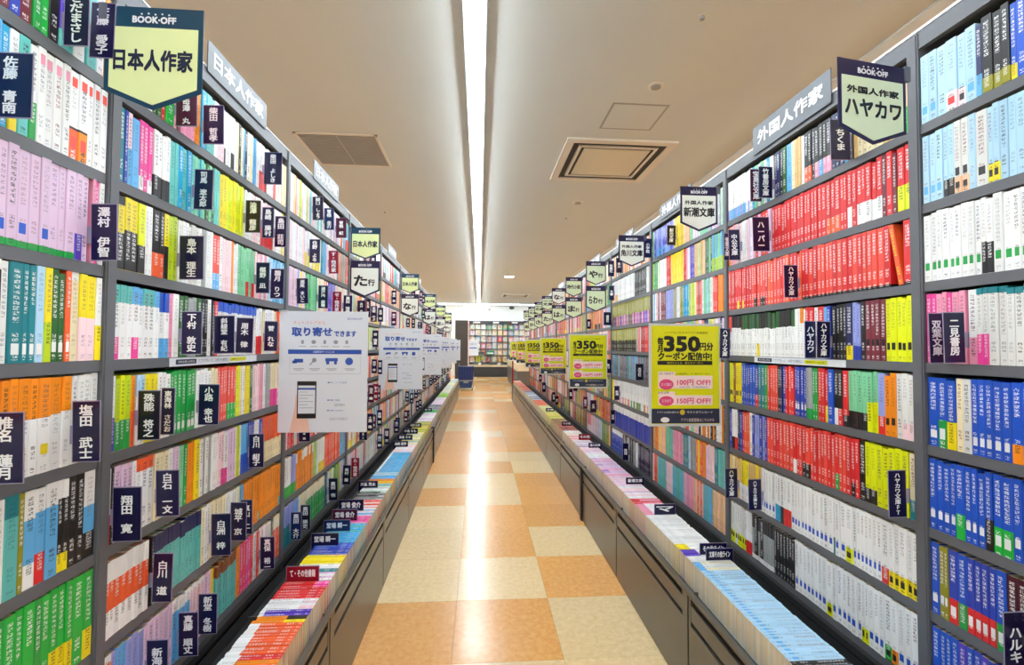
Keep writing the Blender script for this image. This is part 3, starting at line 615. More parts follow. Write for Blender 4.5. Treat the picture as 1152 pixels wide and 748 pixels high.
# trays, near to far
TRL = [(735, 'red|redorange|orange/Twhite,.28'), (712, 'redorange/Twhite,.24'), (700, 'redorange/Twhite,.2'), (692, 'orange/Lblack|yellow|lightblue,.4'), (685, 'violet/Twhite,.1'), (673, 'white/Lpalepink,.3,.4'), (660, 'red'), (652, 'salmon|red/Lmagenta|lilac,.3'), (643, 'magenta|white|lilac'), (633, 'cream|teal|white'), (623, 'peach|yellow/Tyellow,.5'), (610, 'blue|rblue'),
       (597, 'cyan|lightblue'), (588, 'cyan|ltteal'), (580, 'magenta|pink'), (571, 'lightblue|palepink|white'), (562, 'salmon|white|palepink'), (553, 'grey|black/Lwhite,.2,.4'), (545, 'white|mint|grey'), (536, 'pink|yellow|orange|lightblue'), (530, 'white|cyan'), (508, 'lightblue|cyan/Twhite,.1'), (500, 'white|palepink'), (486, 'cyan|yellow|cream|white'), (474, 'navy|yg|yellow'), (464, 'lilac|white'), (461, 'green|brgreen'), (455, 'navy|grey'), (447, 'lilac|white'), (442, 'yg|brgreen'), (430, 'white|cream|yellow|lightblue')]
TRR = [(748, 'paleblue/Llightblue,.2,.4'), (741, 'black/Lblack,.3'), (640, 'paleblue/Plightblue,.16'), (631, 'offwhite|cream/Llightblue,.18'), (624, 'offwhite|cream'), (617, 'white/Lviolet,.4'), (611, 'white/Lyellow,.3'), (578, 'white'), (566, 'white/Lpink,.3'), (560, 'pink|red/Lred,.3'), (546, 'lilac|white|palepink'), (536, 'palepink|lilac'), (515, 'lilac|lilac|pink/Lviolet,.3,.15'), (509, 'white'), (503, 'palepink|lilac'), (496, 'white|lilac|navy'), (489, 'red|palepink|white'), (484, 'white|cream'), (478, 'rust|maroon'), (471, 'olive|brown'), (463, 'cream|yg|yellow'), (456, 'white|cream|yg'), (450, 'rust|redorange'), (440, 'grey|white|navy|lightblue'), (430, 'rust|salmon|brown')]
BXL, BXR = -.530, .822       # aisle-side ends of the tray books
TH = {'L': .095, 'R': .105}
def tray_y(side, py):
    X = BXL if side == 'L' else BXR; z = (ZCL - .02 + TH['L']) if side == 'L' else (ZCR - .02 + TH['R'])
    # row on the back top edge of the books: depth where that edge crosses image row py
    a, b = .3, 40
    for _ in range(40):
        c = (a * b) ** .5
        if project(X + (-.08 if side == 'L' else .08), c, z)[1] > py: a = c
        else: b = c
    return a
TRAYPL = []
for q in TRAYP:
    side, x0, yy0, x1, yy1, t, mm = q
    z = (ZCL - .02 + TH['L']) if side == 'L' else (ZCR - .02 + TH['R'])
    X = BXL - .1 if side == 'L' else BXR + .1
    Y = on_z((x0 + x1) / 2, yy1, z - .004)[1]
    a, b = on_y(x0, yy0, Y), on_y(x1, yy1, Y)
    TRAYPL.append(dict(side=side, Y=Y, x0=a.x, x1=b.x, z0=z - .03, z1=a.z, t=t, m=mm))
for side, spec in (('L', TRL), ('R', TRR)):
    y = .45; runs = sorted([(tray_y(side, p), st) for p, st in spec])
    yend = (11.9 if side == 'L' else 11.0)
    runs.append((yend, 'white|cream|yg|lightblue' if side == 'L' else 'rust|salmon|tan|white'))
    lay(side, 0, 8, runs, .157, rnd, (.012, .019), y, yend, [p['Y'] for p in TRAYPL if p['side'] == side], tray=True)

# ---- placement of a book: local frame -> world.  local: t along Y, up = v direction, depth away from the viewer
def frame(b):
    s = -1 if b['side'] == 'L' else 1
    X = XL if s < 0 else XR
    if not b['tray']:
        o = Vector((X + s * (.003 + b['dx']), b['y'], LEV[b['row']])); U = Vector((0, 0, 1)); D = Vector((s, 0, 0)); d = .108
        h = b['h']
    else:
        z = (ZCL - .02) if s < 0 else (ZCR - .02); hh = TH['L' if s < 0 else 'R'] - b['dx'] * .7
        x = BXL if s < 0 else BXR
        o = Vector((x + s * b['dx'] * .25, b['y'], z + hh)); U = Vector((s, 0, 0)); D = Vector((0, 0, -1)); d = hh; h = b['h']
    return o, U, D, d, h
def screen_area(b):
    o, U, D, d, h = frame(b)
    p = [project(*(o + Vector((0, i * b['t'], 0)) + U * j * h)) for i in (0, 1) for j in (0, 1)]
    xs = [min(max(q[0], 0), W) for q in p]; ys = [min(max(q[1], 0), H) for q in p]
    x0, x1 = min(xs), max(xs); y0, y1 = min(ys), max(ys)
    if x1 - x0 < .5 or y1 - y0 < 2: return 0
    a = abs((p[2][0] - p[0][0]) * (p[1][1] - p[0][1]) - (p[2][1] - p[0][1]) * (p[1][0] - p[0][0]))
    fx = (x1 - x0) / max(1, max(q[0] for q in p) - min(q[0] for q in p)); fy = (y1 - y0) / max(1, max(q[1] for q in p) - min(q[1] for q in p))
    return a * min(1, fx) * min(1, fy)
for b in BOOKS: b['area'] = screen_area(b)
BOOKS.append(dict(side='R', bay=1, row=2, y=y_at(1013.5, XR, LEV[2]) - .003, t=.014, h=.168, n=0, tray=False, dx=.001, seed=.4, base='redorange', low=None, top=None, patch=None, text=('yellow', .8), area=1e9, lean=.17))
BOOKS.sort(key=lambda b: -b['area'])
NEAR = BOOKS[:300]; REST = BOOKS[300:]
REST = [b for b in REST if not (b['y'] < .55 and b['area'] == 0)]

class Acc:
    def __init__(s): s.v = []; s.f = []; s.mi = []; s.uv = []; s.c = {k: [] for k in ('c_base', 'c_low', 'c_top', 'c_patch', 'c_text')}
    def face(s, idx, uvs, mi, cols):
        s.f.append(idx); s.mi.append(mi)
        for q in uvs: s.uv.extend(q)
        for k in s.c: s.c[k].extend(cols[k])
    def mesh(s, name, mats):
        me = bpy.data.meshes.new(name); me.from_pydata(s.v, [], s.f)
        for q in mats: me.materials.append(q)
        me.polygons.foreach_set('material_index', s.mi)
        l = me.uv_layers.new(name='UVMap'); l.data.foreach_set('uv', s.uv)
        for k in s.c:
            a = me.attributes.new(k, 'FLOAT_COLOR', 'FACE'); a.data.foreach_set('color', s.c[k])
        me.update(); return me
def colors(b):
    def c(n, a): r = srgb(*PAL[n]); j = 1 + (b['seed'] - .5) * .16; return (min(1, r[0] * j), min(1, r[1] * j), min(1, r[2] * j), a)
    return {'c_base': c(b['base'], b['seed']), 'c_low': c(b['low'][0], b['low'][1]) if b['low'] else (0, 0, 0, 0), 'c_top': c(b['top'][0], b['top'][1]) if b['top'] else (0, 0, 0, 0),
            'c_patch': c(b['patch'][0], b['patch'][1]) if b['patch'] else (0, 0, 0, 0), 'c_text': c(b['text'][0], b['text'][1])}
def add_book(acc, b, o0=Vector((0, 0, 0)), full=True):
    """stuff version: chamfered cover prism with a recessed page block at the visible end"""
    o, U, D, d, h = frame(b); o = o - o0; t = b['t']; T = Vector((0, 1, 0)); n = len(acc.v); cl = colors(b)
    ch = .0014
    prof = [(ch, 0), (t - ch, 0), (t, ch), (t, d), (0, d), (0, ch)]
    us = [0.06, .94, 1, -1, -1, 0]
    flip = (T.cross(D)).dot(U) < 0
    vis_top = b['tray'] or LEV[min(b['row'], 7)] < 1.3          # which end shows its pages
    ends = (0, h)
    for z in ends:
        for a, e in prof: acc.v.append(tuple(o + T * a + D * e + U * z))
    def F_(idx, uvs, mi):
        if flip: idx = idx[::-1]; uvs = uvs[::-1]
        acc.face(tuple(n + i for i in idx), uvs, mi, cl)
    for i in range(6):
        j = (i + 1) % 6
        if i == 0: ua, ub = .06, .94
        elif i == 1: ua, ub = .94, 1
        elif i == 5: ua, ub = 0, .06
        else: ua = ub = -1
        pg = 1 if i == 3 else 0
        F_([i, j, 6 + j, 6 + i], [(ua, 0), (ub, 0), (ub, 1), (ua, 1)], pg)
    F_(list(range(5, -1, -1)), [(-1, .0)] * 6, 1 if not full or b['tray'] else 0)
    if full:
        c = min(.0009, t * .12) if not b['tray'] else .0004
        zin = h - .0012 if not b['tray'] else None
        # page end: inset hexagon, recessed
        end_z, rec = (h, -.0012)
        if b['tray']: end_z, rec = (0, .0005)
        m = len(acc.v)
        ins = [(ch + c * .3, c), (t - ch - c * .3, c), (t - c, ch + c), (t - c, d - .001), (c, d - .001), (c, ch + c)]
        for a, e in ins: acc.v.append(tuple(o + T * a + D * e + U * (end_z + rec)))
        if not b['tray']:
            for i in range(6):
                j = (i + 1) % 6; F_([6 + i, 6 + j, m - n + j, m - n + i], [(-1, .99)] * 4, 0)
            F_([m - n + i for i in range(6)], [(-1, .9)] * 6, 1)
        else:
            # aisle-facing end is U=0: drop the plain cap, use ring + recess
            acc.f.pop(); acc.mi.pop(); del acc.uv[-12:]
            for k in acc.c: del acc.c[k][-4:]
            for i in range(6):
                j = (i + 1) % 6; F_([j, i, m - n + i, m - n + j], [(-1, .01)] * 4, 0)
            F_([m - n + i for i in range(5, -1, -1)], [(-1, .1)] * 6, 1)
            F_([6 + i for i in range(6)], [(-1, .99)] * 6, 0)
    else:
        F_([6 + i for i in range(6)], [(-1, .9)] * 6, 1 if not b['tray'] else 0)

# 300 largest: each its own thing with a page block and, where it has one, a paper band
BAYN = {'L': 'left', 'R': 'right'}
NEAR.sort(key=lambda b: (b['side'], b['tray'], b['bay'], b['row'], b['y']))
cnt = {}
for b in NEAR:
    key = (b['side'], b['tray'], b['bay'], b['row']); cnt[key] = cnt.get(key, 0) + 1; b['o'] = cnt[key]
GROUPS = {}
for b in NEAR:
    o, U, D, d, h = frame(b); t = b['t']; s = -1 if b['side'] == 'L' else 1
    band = b['low'] if b['low'] and .15 < b['low'][1] < .6 else None
    nb = dict(b);
    if band: nb['low'] = None
    cl = colors(nb); T = Vector((0, 1, 0))
    def slab(acc, a0, a1, e0, e1, z0, z1, spine=False, mi=0, cl=cl):
        n = len(acc.v)
        P = [(a0, e0, z0), (a1, e0, z0), (a1, e1, z0), (a0, e1, z0), (a0, e0, z1), (a1, e0, z1), (a1, e1, z1), (a0, e1, z1)]
        for a, e, z in P: acc.v.append(tuple(T * a + D * e + U * z))
        flip = (T.cross(D)).dot(U) < 0
        for k, q in enumerate(((0, 3, 2, 1), (4, 5, 6, 7), (0, 1, 5, 4), (1, 2, 6, 5), (2, 3, 7, 6), (3, 0, 4, 7))):
            uvs = [((P[i][0] / t if (k == 2 and spine) else -1), P[i][2] / h) for i in q]
            if flip: q = q[::-1]; uvs = uvs[::-1]
            acc.face(tuple(n + i for i in q), uvs, mi, cl)
    acc = Acc(); c = .0005
    # cover: rounded spine strip of three facets + two boards
    ch = .0013; n = len(acc.v)
    outer = [(0, d), (0, ch), (ch, 0), (t - ch, 0), (t, ch), (t, d)]; inner = [(c, d), (c, ch), (ch, c), (t - ch, c), (t - c, ch), (t - c, d)]
    for z in (0, h):
        for q in outer + inner: acc.v.append(tuple(T * q[0] + D * q[1] + U * z))
    flip = (T.cross(D)).dot(U) < 0
    def FF(idx, uvs, mi=0):
        if flip: idx, uvs = idx[::-1], uvs[::-1]
        acc.face(tuple(idx), uvs, mi, cl)
    for i in range(5):
        a, e = outer[i], outer[i + 1]
        ua, ub = (a[0] / t, e[0] / t) if 0 < i < 4 else (-1, -1)
        FF([i, i + 1, 12 + i + 1, 12 + i], [(ua, 0), (ub, 0), (ub, 1), (ua, 1)])
        FF([6 + i + 1, 6 + i, 18 + i, 18 + i + 1], [(-1, .5)] * 4)
        FF([12 + i, 12 + i + 1, 18 + i + 1, 18 + i], [(-1, .99)] * 4)
        FF([i + 1, i, 6 + i, 6 + i + 1], [(-1, .01)] * 4)
    FF([5, 11, 23, 17], [(-1, .5)] * 4); FF([6, 0, 12, 18], [(-1, .5)] * 4)
    bands = []
    desc = cname(b['base'])
    extra = ''
    if band: extra = ' with %s band' % cname(band[0])
    elif b['top']: extra = ' with %s top' % cname(b['top'][0])
    elif b['patch']: extra = ' with %s patch' % cname(b['patch'][0])
    if b['tray']:
        lab = '%s paperback%s spine-up, %s from near end, %s tray' % (desc, extra, ORD[b['o']], BAYN[b['side']])
        grp = 'paperbacks in the %s tray' % BAYN[b['side']]
    else:
        wh = {0: 'nearest', 1: 'second', 2: 'third'}.get(b['bay'], ORD[b['bay'] + 1])
        lab = '%s paperback%s, %s from camera, %s shelf down, %s %s bookcase' % (desc, extra, ORD[b['o']], ORD[b['row'] + 1], wh, BAYN[b['side']])
        grp = 'paperbacks on the %s shelf of the %s %s bookcase' % (ORD[b['row'] + 1], wh, BAYN[b['side']])
    th = link('book', acc.mesh('book', [M_BOOK]), None, o); tag(th, lab, 'book', grp)
    if b.get('lean'): th.rotation_euler = (-b['lean'], 0, 0); th.location.z += t * math.sin(b['lean']) + .0005; th['label'] = 'red-orange paperback leaning against its row on the third shelf of the second right bookcase'
    pa = MB(); pa.v = []
    def P_(a, e, z): return tuple(T * a + D * e + U * z)
    pts = [(c, ch + c), (t - c, ch + c), (t - c, d - .001), (c, d - .001)]
    z0, z1 = .0008, h - .0012
    pa.v = [P_(a, e, z) for z in (z0, z1) for a, e in pts]
    fs = [(3, 2, 1, 0), (4, 5, 6, 7)] + [(i, (i + 1) % 4, 4 + (i + 1) % 4, 4 + i) for i in range(4)]
    pa.f = [q[::-1] if flip else q for q in fs]; pa.m = [0] * 6
    pa.build('page_block', M_PAGE, th)
    if band:
        acc = Acc(); cb = dict(b, base=band[0], low=None, top=None, patch=b['patch']); cb['text'] = ('white' if lum(band[0]) < 140 else 'black', .8)
        c2 = colors(cb); g = .0003
        n0 = 0; hh = h * band[1]
        ou = [(-g * .3, d * .98), (-g * .3, ch), (ch, -g), (t - ch, -g), (t + g * .3, ch), (t + g * .3, d * .98)]
        for z in (.0005, hh):
            for q in ou: acc.v.append(P_(q[0], q[1], z))
        for i in range(5):
            ua, ub = (ou[i][0] / t, ou[i + 1][0] / t) if 0 < i < 4 else (-1, -1)
            idx = [i, i + 1, 6 + i + 1, 6 + i]; uvs = [(ua, .3), (ub, .3), (ub, .8), (ua, .8)]
            if b['patch']: uvs = [(ua, b['patch'][1] - .14), (ub, b['patch'][1] - .14), (ub, b['patch'][1] + .14), (ua, b['patch'][1] + .14)]
            if flip: idx, uvs = idx[::-1], uvs[::-1]
            acc.face(tuple(idx), uvs, 0, c2)
        link('paper_band', acc.mesh('paper_band', [M_BOOK]), th)
acc = Acc()
for b in REST: add_book(acc, b, full=b['y'] < 6)
o = link('books', acc.mesh('books', [M_BOOK, M_PAGE]))
tag(o, 'colourful paperbacks filling the farther shelves and trays of both rows', 'book', 'paperbacks beyond the nearest three hundred', 'stuff')

# ------------------------------------------------------------------ index plates
MM = {'N': M_NAVY, 'K': mat('plate_black', (30, 26, 40), .22, noise=.05), 'B': M_NAVY2, 'M': M_MAROON, 'R': M_RED}
MC = {'N': 'navy', 'K': 'black', 'B': 'blue-navy', 'M': 'maroon', 'R': 'red'}
plates.sort(key=lambda p: (p['side'], p['bay'], p['row'], p['Y'])); cnt = {}
for p in plates:
    k = (p['side'], p['bay'], p['row']); cnt[k] = cnt.get(k, 0) + 1
    s = -1 if p['side'] == 'L' else 1
    bay = p['bay']
    lab = '%s index plate with white lettering, %s along the %s shelf of the %s %s bookcase' % (MC[p['m']], ORD[cnt[k]], ORD[p['row'] + 1], ORD[bay + 1], BAYN[p['side']])
    if p['xb'] * -s < p['xa'] * -s + .02: p['xb'] = p['xa'] - s * .04
    x0, x1 = sorted((p['xa'] - s * .0005, p['xb'])); w = x1 - x0; h = p['z1'] - p['z0']
    tilt = prnd.uniform(-.03, .03) if bay < 3 else 0
    r = link('index_plate', MB().box(0, w, -.0006, .0006, 0, h, 0).box(.0015, w - .0015, -.0011, -.0005, .002, h - .002, 1).box(0 if s > 0 else -.012, w + .012 if s > 0 else w, .0001, .0005, h * .3, h * .6, 0).mesh('index_plate', [M_SLEEVE, MM[p['m']]]), None, (x0, p['Y'], p['z0']), (0, tilt, 0))
    tag(r, lab, 'divider', 'index plates between the books, %s side' % BAYN[p['side']])
    n = len(p['t'])
    th = h * min(.86, .17 * n if n < 5 else .86)
    tw = min(w * .6, th / n * 1.15)
    tt = p['t'].replace(' ', '　') if False else p['t']
    text(vert(tt), M_INK, r, (w / 2, -.0014, h / 2), tw, th, bold=.02)
cnt = {}
for p in TRAYPL:
    s = -1 if p['side'] == 'L' else 1; w = p['x1'] - p['x0']; h = p['z1'] - p['z0']
    cnt[p['side']] = cnt.get(p['side'], 0) + 1
    r = link('index_plate', MB().box(0, w, -.0006, .0006, 0, h, 0).box(.0015, w - .0015, -.0011, -.0005, .002, h - .002, 1).mesh('index_plate', [M_SLEEVE, MM[p['m']]]), None, (p['x0'], p['Y'] + .0005, p['z0']))
    tag(r, '%s index plate standing crosswise between the tray books, %s from the camera, %s tray' % (MC[p['m']], ORD[cnt[p['side']]], BAYN[p['side']]), 'divider', 'index plates in the %s tray' % BAYN[p['side']])
    text(p['t'], M_INK, r, (w / 2, -.0014, .03 + (h - .03) / 2), w * .76, (h - .03) * .5, bold=.02)

# ------------------------------------------------------------------ hanging shield signs
def shield(x0, x1, z0, z1, mframe, minner, rows, Y, label, side, rz=0., piv=None, group=None):
    w, h = x1 - x0, z1 - z0; tip = h * .84
    r = empty('shield_sign', (x0, Y, z1)); r.rotation_euler = (0, 0, rz); tag(r, label, 'sign', group)
    c = .0035 if w > .05 else 0
    g = .006
    MB().prism([(0, 0), (0, -h * .82), (w / 2, -h), (w, -h * .82), (w, 0)][::-1], -.001, .001).build('frame_panel', mframe, r)
    t0 = h * .2; e = w * .05
    pt = [(e, -t0), (e, -h * .79), (w / 2, -h * .955), (w - e, -h * .79), (w - e, -t0)]
    MB().prism(pt[::-1], -.002, -.001).build('inner_panel', minner, r)
    text('BOOK·OFF', M_INK, r, (w / 2, -.0024, -h * .125), w * .44, h * .062, bold=.03)
    d = MB()
    for i in range(5): d.box(w * (.36 + .07 * i), w * (.375 + .07 * i), -.0025, -.0012, -h * (.074 - .006 * (i % 2)), -h * (.062 - .006 * (i % 2)))
    d.build('logo_dots', M_INK, r)
    for body, cx, cz, tw, th, mm in rows: text(body, mm, r, (w * cx, -.0024, -h * cz), w * tw, h * th, bold=.024)
    xx = (-.012, .004) if side == 'L' else (w - .004, w + .012)
    MB().box(xx[0], xx[1], -.004, .004, -.03, .004).build('clip', M_STEEL, r)
    return r
JP = [('日本人作家', .5, .52, .8, .2, M_INKD)]
def lw(ch): return [(ch, .36, .55, .42, .28, M_BLACK), ('行', .72, .6, .22, .17, M_BLACK)]
def fw(ch): return [('外国人作家', .5, .36, .76, .085, M_BLACK), (ch, .5, .57, .82, .2, M_BLACK)]
shield(-.762, -.572, 1.785, 1.997, M_TEAL, M_GREEN_P, JP, .97, 'large teal shield sign with pale green face, nearest on the left', 'L', group='left shield signs')
for i, ch in enumerate(['た', 'な', 'は', 'ま', 'や']):
    Y = 2.822 + 1.8 * i
    shield(-.782, -.605, 1.830, 2.022, M_TEAL, M_GREEN_P, JP, Y, 'upper teal shield sign with pale green face, %s pair from the camera, left row' % ORD[i + 1], 'L', group='left shield signs')
    shield(-.782, -.605, 1.600, 1.820, M_PURPLE, M_CREAM, lw(ch), Y, 'lower purple shield sign with cream face, %s pair from the camera, left row' % ORD[i + 1], 'L', group='left shield signs')
a, b_ = Vector((.80, .95)), Vector((1.055, 1.055))
pa_, pb_ = on_y(942, 68.6, .96), on_y(1018, 82, .99)
ang = math.atan2(.99 - .96, pb_.x - pa_.x); ww = math.hypot(.03, pb_.x - pa_.x)
shield(0, ww, 1.775, 1.965, M_PURPLE, M_GREEN_Q, fw('ハヤカワ'), .96, 'purple shield sign turned at an angle, nearest on the right', 'R', rz=ang, group='right shield signs').location.x = pa_.x
RS = [(fw('新潮文庫'), None), (fw('角川文庫'), None), (lw('や'), lw('らわ')), ([('時代小説', .5, .5, .78, .2, M_BLACK)], lw('ま')), (lw('な'), lw('は')), (fw('文庫'), lw('た')), (fw('文庫'), lw('さ')), (fw('文庫'), lw('か')), (fw('文庫'), lw('あ'))]
for i, (up_, lo_) in enumerate(RS):
    Y = 1.955 + .9 * i
    x1 = 1.052 if i else 1.052
    shield(x1 - .17, x1, 1.822, 2.022, M_PURPLE, M_CREAM if i in (0, 4) else M_GREEN_Q if i > 1 else M_CREAM, up_, Y, '%spurple shield sign, %s from the camera on the right' % ('upper ' if lo_ else '', ORD[i + 2]), 'R', group='right shield signs')
    if lo_: shield(x1 - .17, x1, 1.600, 1.815, M_PURPLE, M_GREEN_Q, lo_, Y, 'lower purple shield sign below the %s one from the camera, right' % ORD[i + 2], 'R', group='right shield signs')

# ------------------------------------------------------------------ header boards on top of the bookcases
for i in range(6):
    y0 = (1.362 if i == 0 else 1.362 + .86 * 1 + .04 + (i - 1) * 1.8)
    y0 = [1.362, 2.215, 4.0, 5.8, 7.6, 9.4][i]; ln = .365 if i == 0 else .38
    r = link('header_board', MB().box(-.0015, .0015, 0, ln, 0, .092).mesh('header_board', M_HEAD), None, (XL + .001, y0, TOP - .012)); tag(r, 'grey header board with white lettering on the left row, %s from the camera' % ORD[i + 1], 'sign', 'header boards')
    text('日本人作家', M_INK, r, (.0022, ln / 2, .05), ln * .84, .05, rot=(math.pi / 2, 0, math.pi / 2), bold=.02)
for i in range(6):
    y0 = [1.345, 2.302, 3.2, 4.1, 5.9, 7.7][i]; ln = .41
    r = link('header_board', MB().box(-.0015, .0015, 0, ln, 0, .11 if i == 0 else .085).mesh('header_board', M_HEAD), None, (XR - .003, y0, TOP - .03)); tag(r, 'grey header board with white lettering on the right row, %s from the camera' % ORD[i + 1], 'sign', 'header boards')
    text('外国人作家', M_INK, r, (-.0022, ln / 2, .058 if i == 0 else .045), ln * .84, .052, rot=(math.pi / 2, 0, -math.pi / 2), bold=.02)

# shelf-edge notice strips
for s, X, y0, y1, z, sd in ((-1, XL, 1.24, 1.70, LEV[3] - .024, 'left'), (1, XR, 1.31, 1.77, LEV[3] - .024, 'right')):
    r = link('notice_strip', MB().box(-.0008, .0008, 0, y1 - y0, 0, .022).mesh('notice_strip', M_POST), None, (X + s * .0025, y0, z)); tag(r, 'white paper notice strip on the fourth shelf edge of the %s row' % sd, 'notice')
    L_ = y1 - y0; rot = (math.pi / 2, 0, -s * math.pi / 2)
    fx = -s * .0012
    f = (lambda q: q * L_) if s < 0 else (lambda q: (1 - q) * L_)
    MB().box(fx - .0002, fx + .0002, f(.05), f(.24), .005, .018).build('blue_badge', M_PNAVY, r)
    MB().box(fx - .0002, fx + .0002, f(.62), f(.84), .005, .018).build('yellow_badge', M_YEL, r)
    text('アプリでもっと、お得でお便利に!', M_PNAVY, r, (fx * 1.4, f(.43), .0115), L_ * .34, .011, rot=rot)
    text('本をお探しの方は', M_INK, r, (fx * 1.6, f(.145), .0115), L_ * .15, .006, rot=rot)
    text('無料ダウンロード', M_BLACK, r, (fx * 1.6, f(.73), .0115), L_ * .17, .006, rot=rot)

# ------------------------------------------------------------------ posters
def blue_poster(Y):
    w, h = .342, .478
    r = link('hanging_poster', MB().box(0, w, -.0008, .0008, 0, h).mesh('hanging_poster', M_POST), None, (-.786, Y, 0.985 - .02 + .0))
    e = -.0012
    text('ネットストアから', M_ORANGE, r, (w * .33, e, h * .905), w * .36, h * .028)
    text('取り寄せ', M_BLUE, r, (w * .365, e, h * .83), w * .45, h * .072, bold=.03)
    text('できます', M_BLUE, r, (w * .74, e, h * .815), w * .25, h * .045, bold=.03)
    text('BOOKOFF', M_BLUE, r, (w * .85, e, h * .94), w * .17, h * .016)
    g = MB(); bl = MB(); sk = MB(); bk = MB()
    for i in range(5):
        cx = w * (.26 + .125 * i)
        if i % 2: g.ellipse(cx, h * .745, .009, .008, -.0012, -.0008, 0, 12)
        else: g.box(cx - .005, cx + .005, -.0012, -.0008, h * .73, h * .76)
        g.box(cx - .014, cx + .014, -.0012, -.0008, h * .705, h * .71)
    g.box(w * .12, w * .92, -.0011, -.0008, h * .481, h * .483); g.box(w * .12, w * .122, -.0011, -.0008, h * .482, h * .63); g.box(w * .918, w * .92, -.0011, -.0008, h * .482, h * .63)
    bl.box(w * .1, w * .93, -.0012, -.0008, h * .645, h * .682)
    bl.box(w * .17, w * .27, -.0012, -.0008, h * .575, h * .605); bl.box(w * .15, w * .2, -.0012, -.0008, h * .568, h * .59)
    bl.box(w * .52, w * .66, -.0012, -.0008, h * .585, h * .612); bl.box(w * .53, w * .565, -.0012, -.0008, h * .56, h * .585); bl.box(w * .62, w * .65, -.0012, -.0008, h * .56, h * .585)
    bl.ellipse(w * .79, h * .585, .015, .015, -.0012, -.0008, 0)
    g.ellipse(w * .395, h * .595, .009, .009, -.0012, -.0008, 0, 14); g.prism([(w * .34, h * .558), (w * .35, h * .552), (w * .39, h * .582), (w * .38, h * .588)], -.0012, -.0008)
    for i, cx in enumerate((.22, .4, .59, .8)): g.box(w * (cx - .06), w * (cx + .06), -.0011, -.0008, h * .52, h * .526); g.box(w * (cx - .04), w * (cx + .04), -.0011, -.0008, h * .508, h * .512)
    sk.prism([(w * .13, 0.002), (w * .36, 0.002), (w * .34, h * .1), (w * .26, h * .17), (w * .24, h * .3), (w * .2, h * .31), (w * .18, h * .18)], -.0011, -.0008)
    bk.box(w * .21, w * .425, -.0016, -.0009, h * .115, h * .42)
    # rounded corners via small prisms are below print scale; screen and bar follow
    scn = MB().box(w * .222, w * .413, -.0019, -.0016, h * .155, h * .385); sbl = MB().box(w * .222, w * .413, -.0021, -.0019, h * .35, h * .366)
    for i in range(6): g.box(w * .235, w * (.33 + .06 * (i % 2)), -.0021, -.0019, h * (.33 - .026 * i), h * (.334 - .026 * i))
    g.build('print_grey_marks', M_GREYI, r); bl.build('print_blue_marks', M_BLUE, r); sk.build('print_hand', M_SKIN, r); bk.build('print_phone', M_BLACK, r); scn.build('print_screen', M_POST, r); sbl.build('print_screen_bar', M_BLUE, r)
    text('店舗受取サービスとは', M_INK, r, (w * .5, e - .0003, h * .663), w * .24, h * .018)
    text('●ネットで注文', M_BLUE, r, (w * .66, e, h * .41), w * .22, h * .014); text('●店舗へ配送', M_BLUE, r, (w * .62, e, h * .265), w * .14, h * .013); text('●店舗でお支払い', M_BLUE, r, (w * .65, e, h * .18), w * .2, h * .013)
    text('送料無料', M_GREYI, r, (w * .69, e, h * .225), w * .12, h * .022); text('お店でお受取り', M_GREYI, r, (w * .68, e, h * .11), w * .2, h * .022)
    MB().box(-.004, .03, -.003, .003, h - .004, h + .003).build('clip', M_CLEAR, r)
    return r
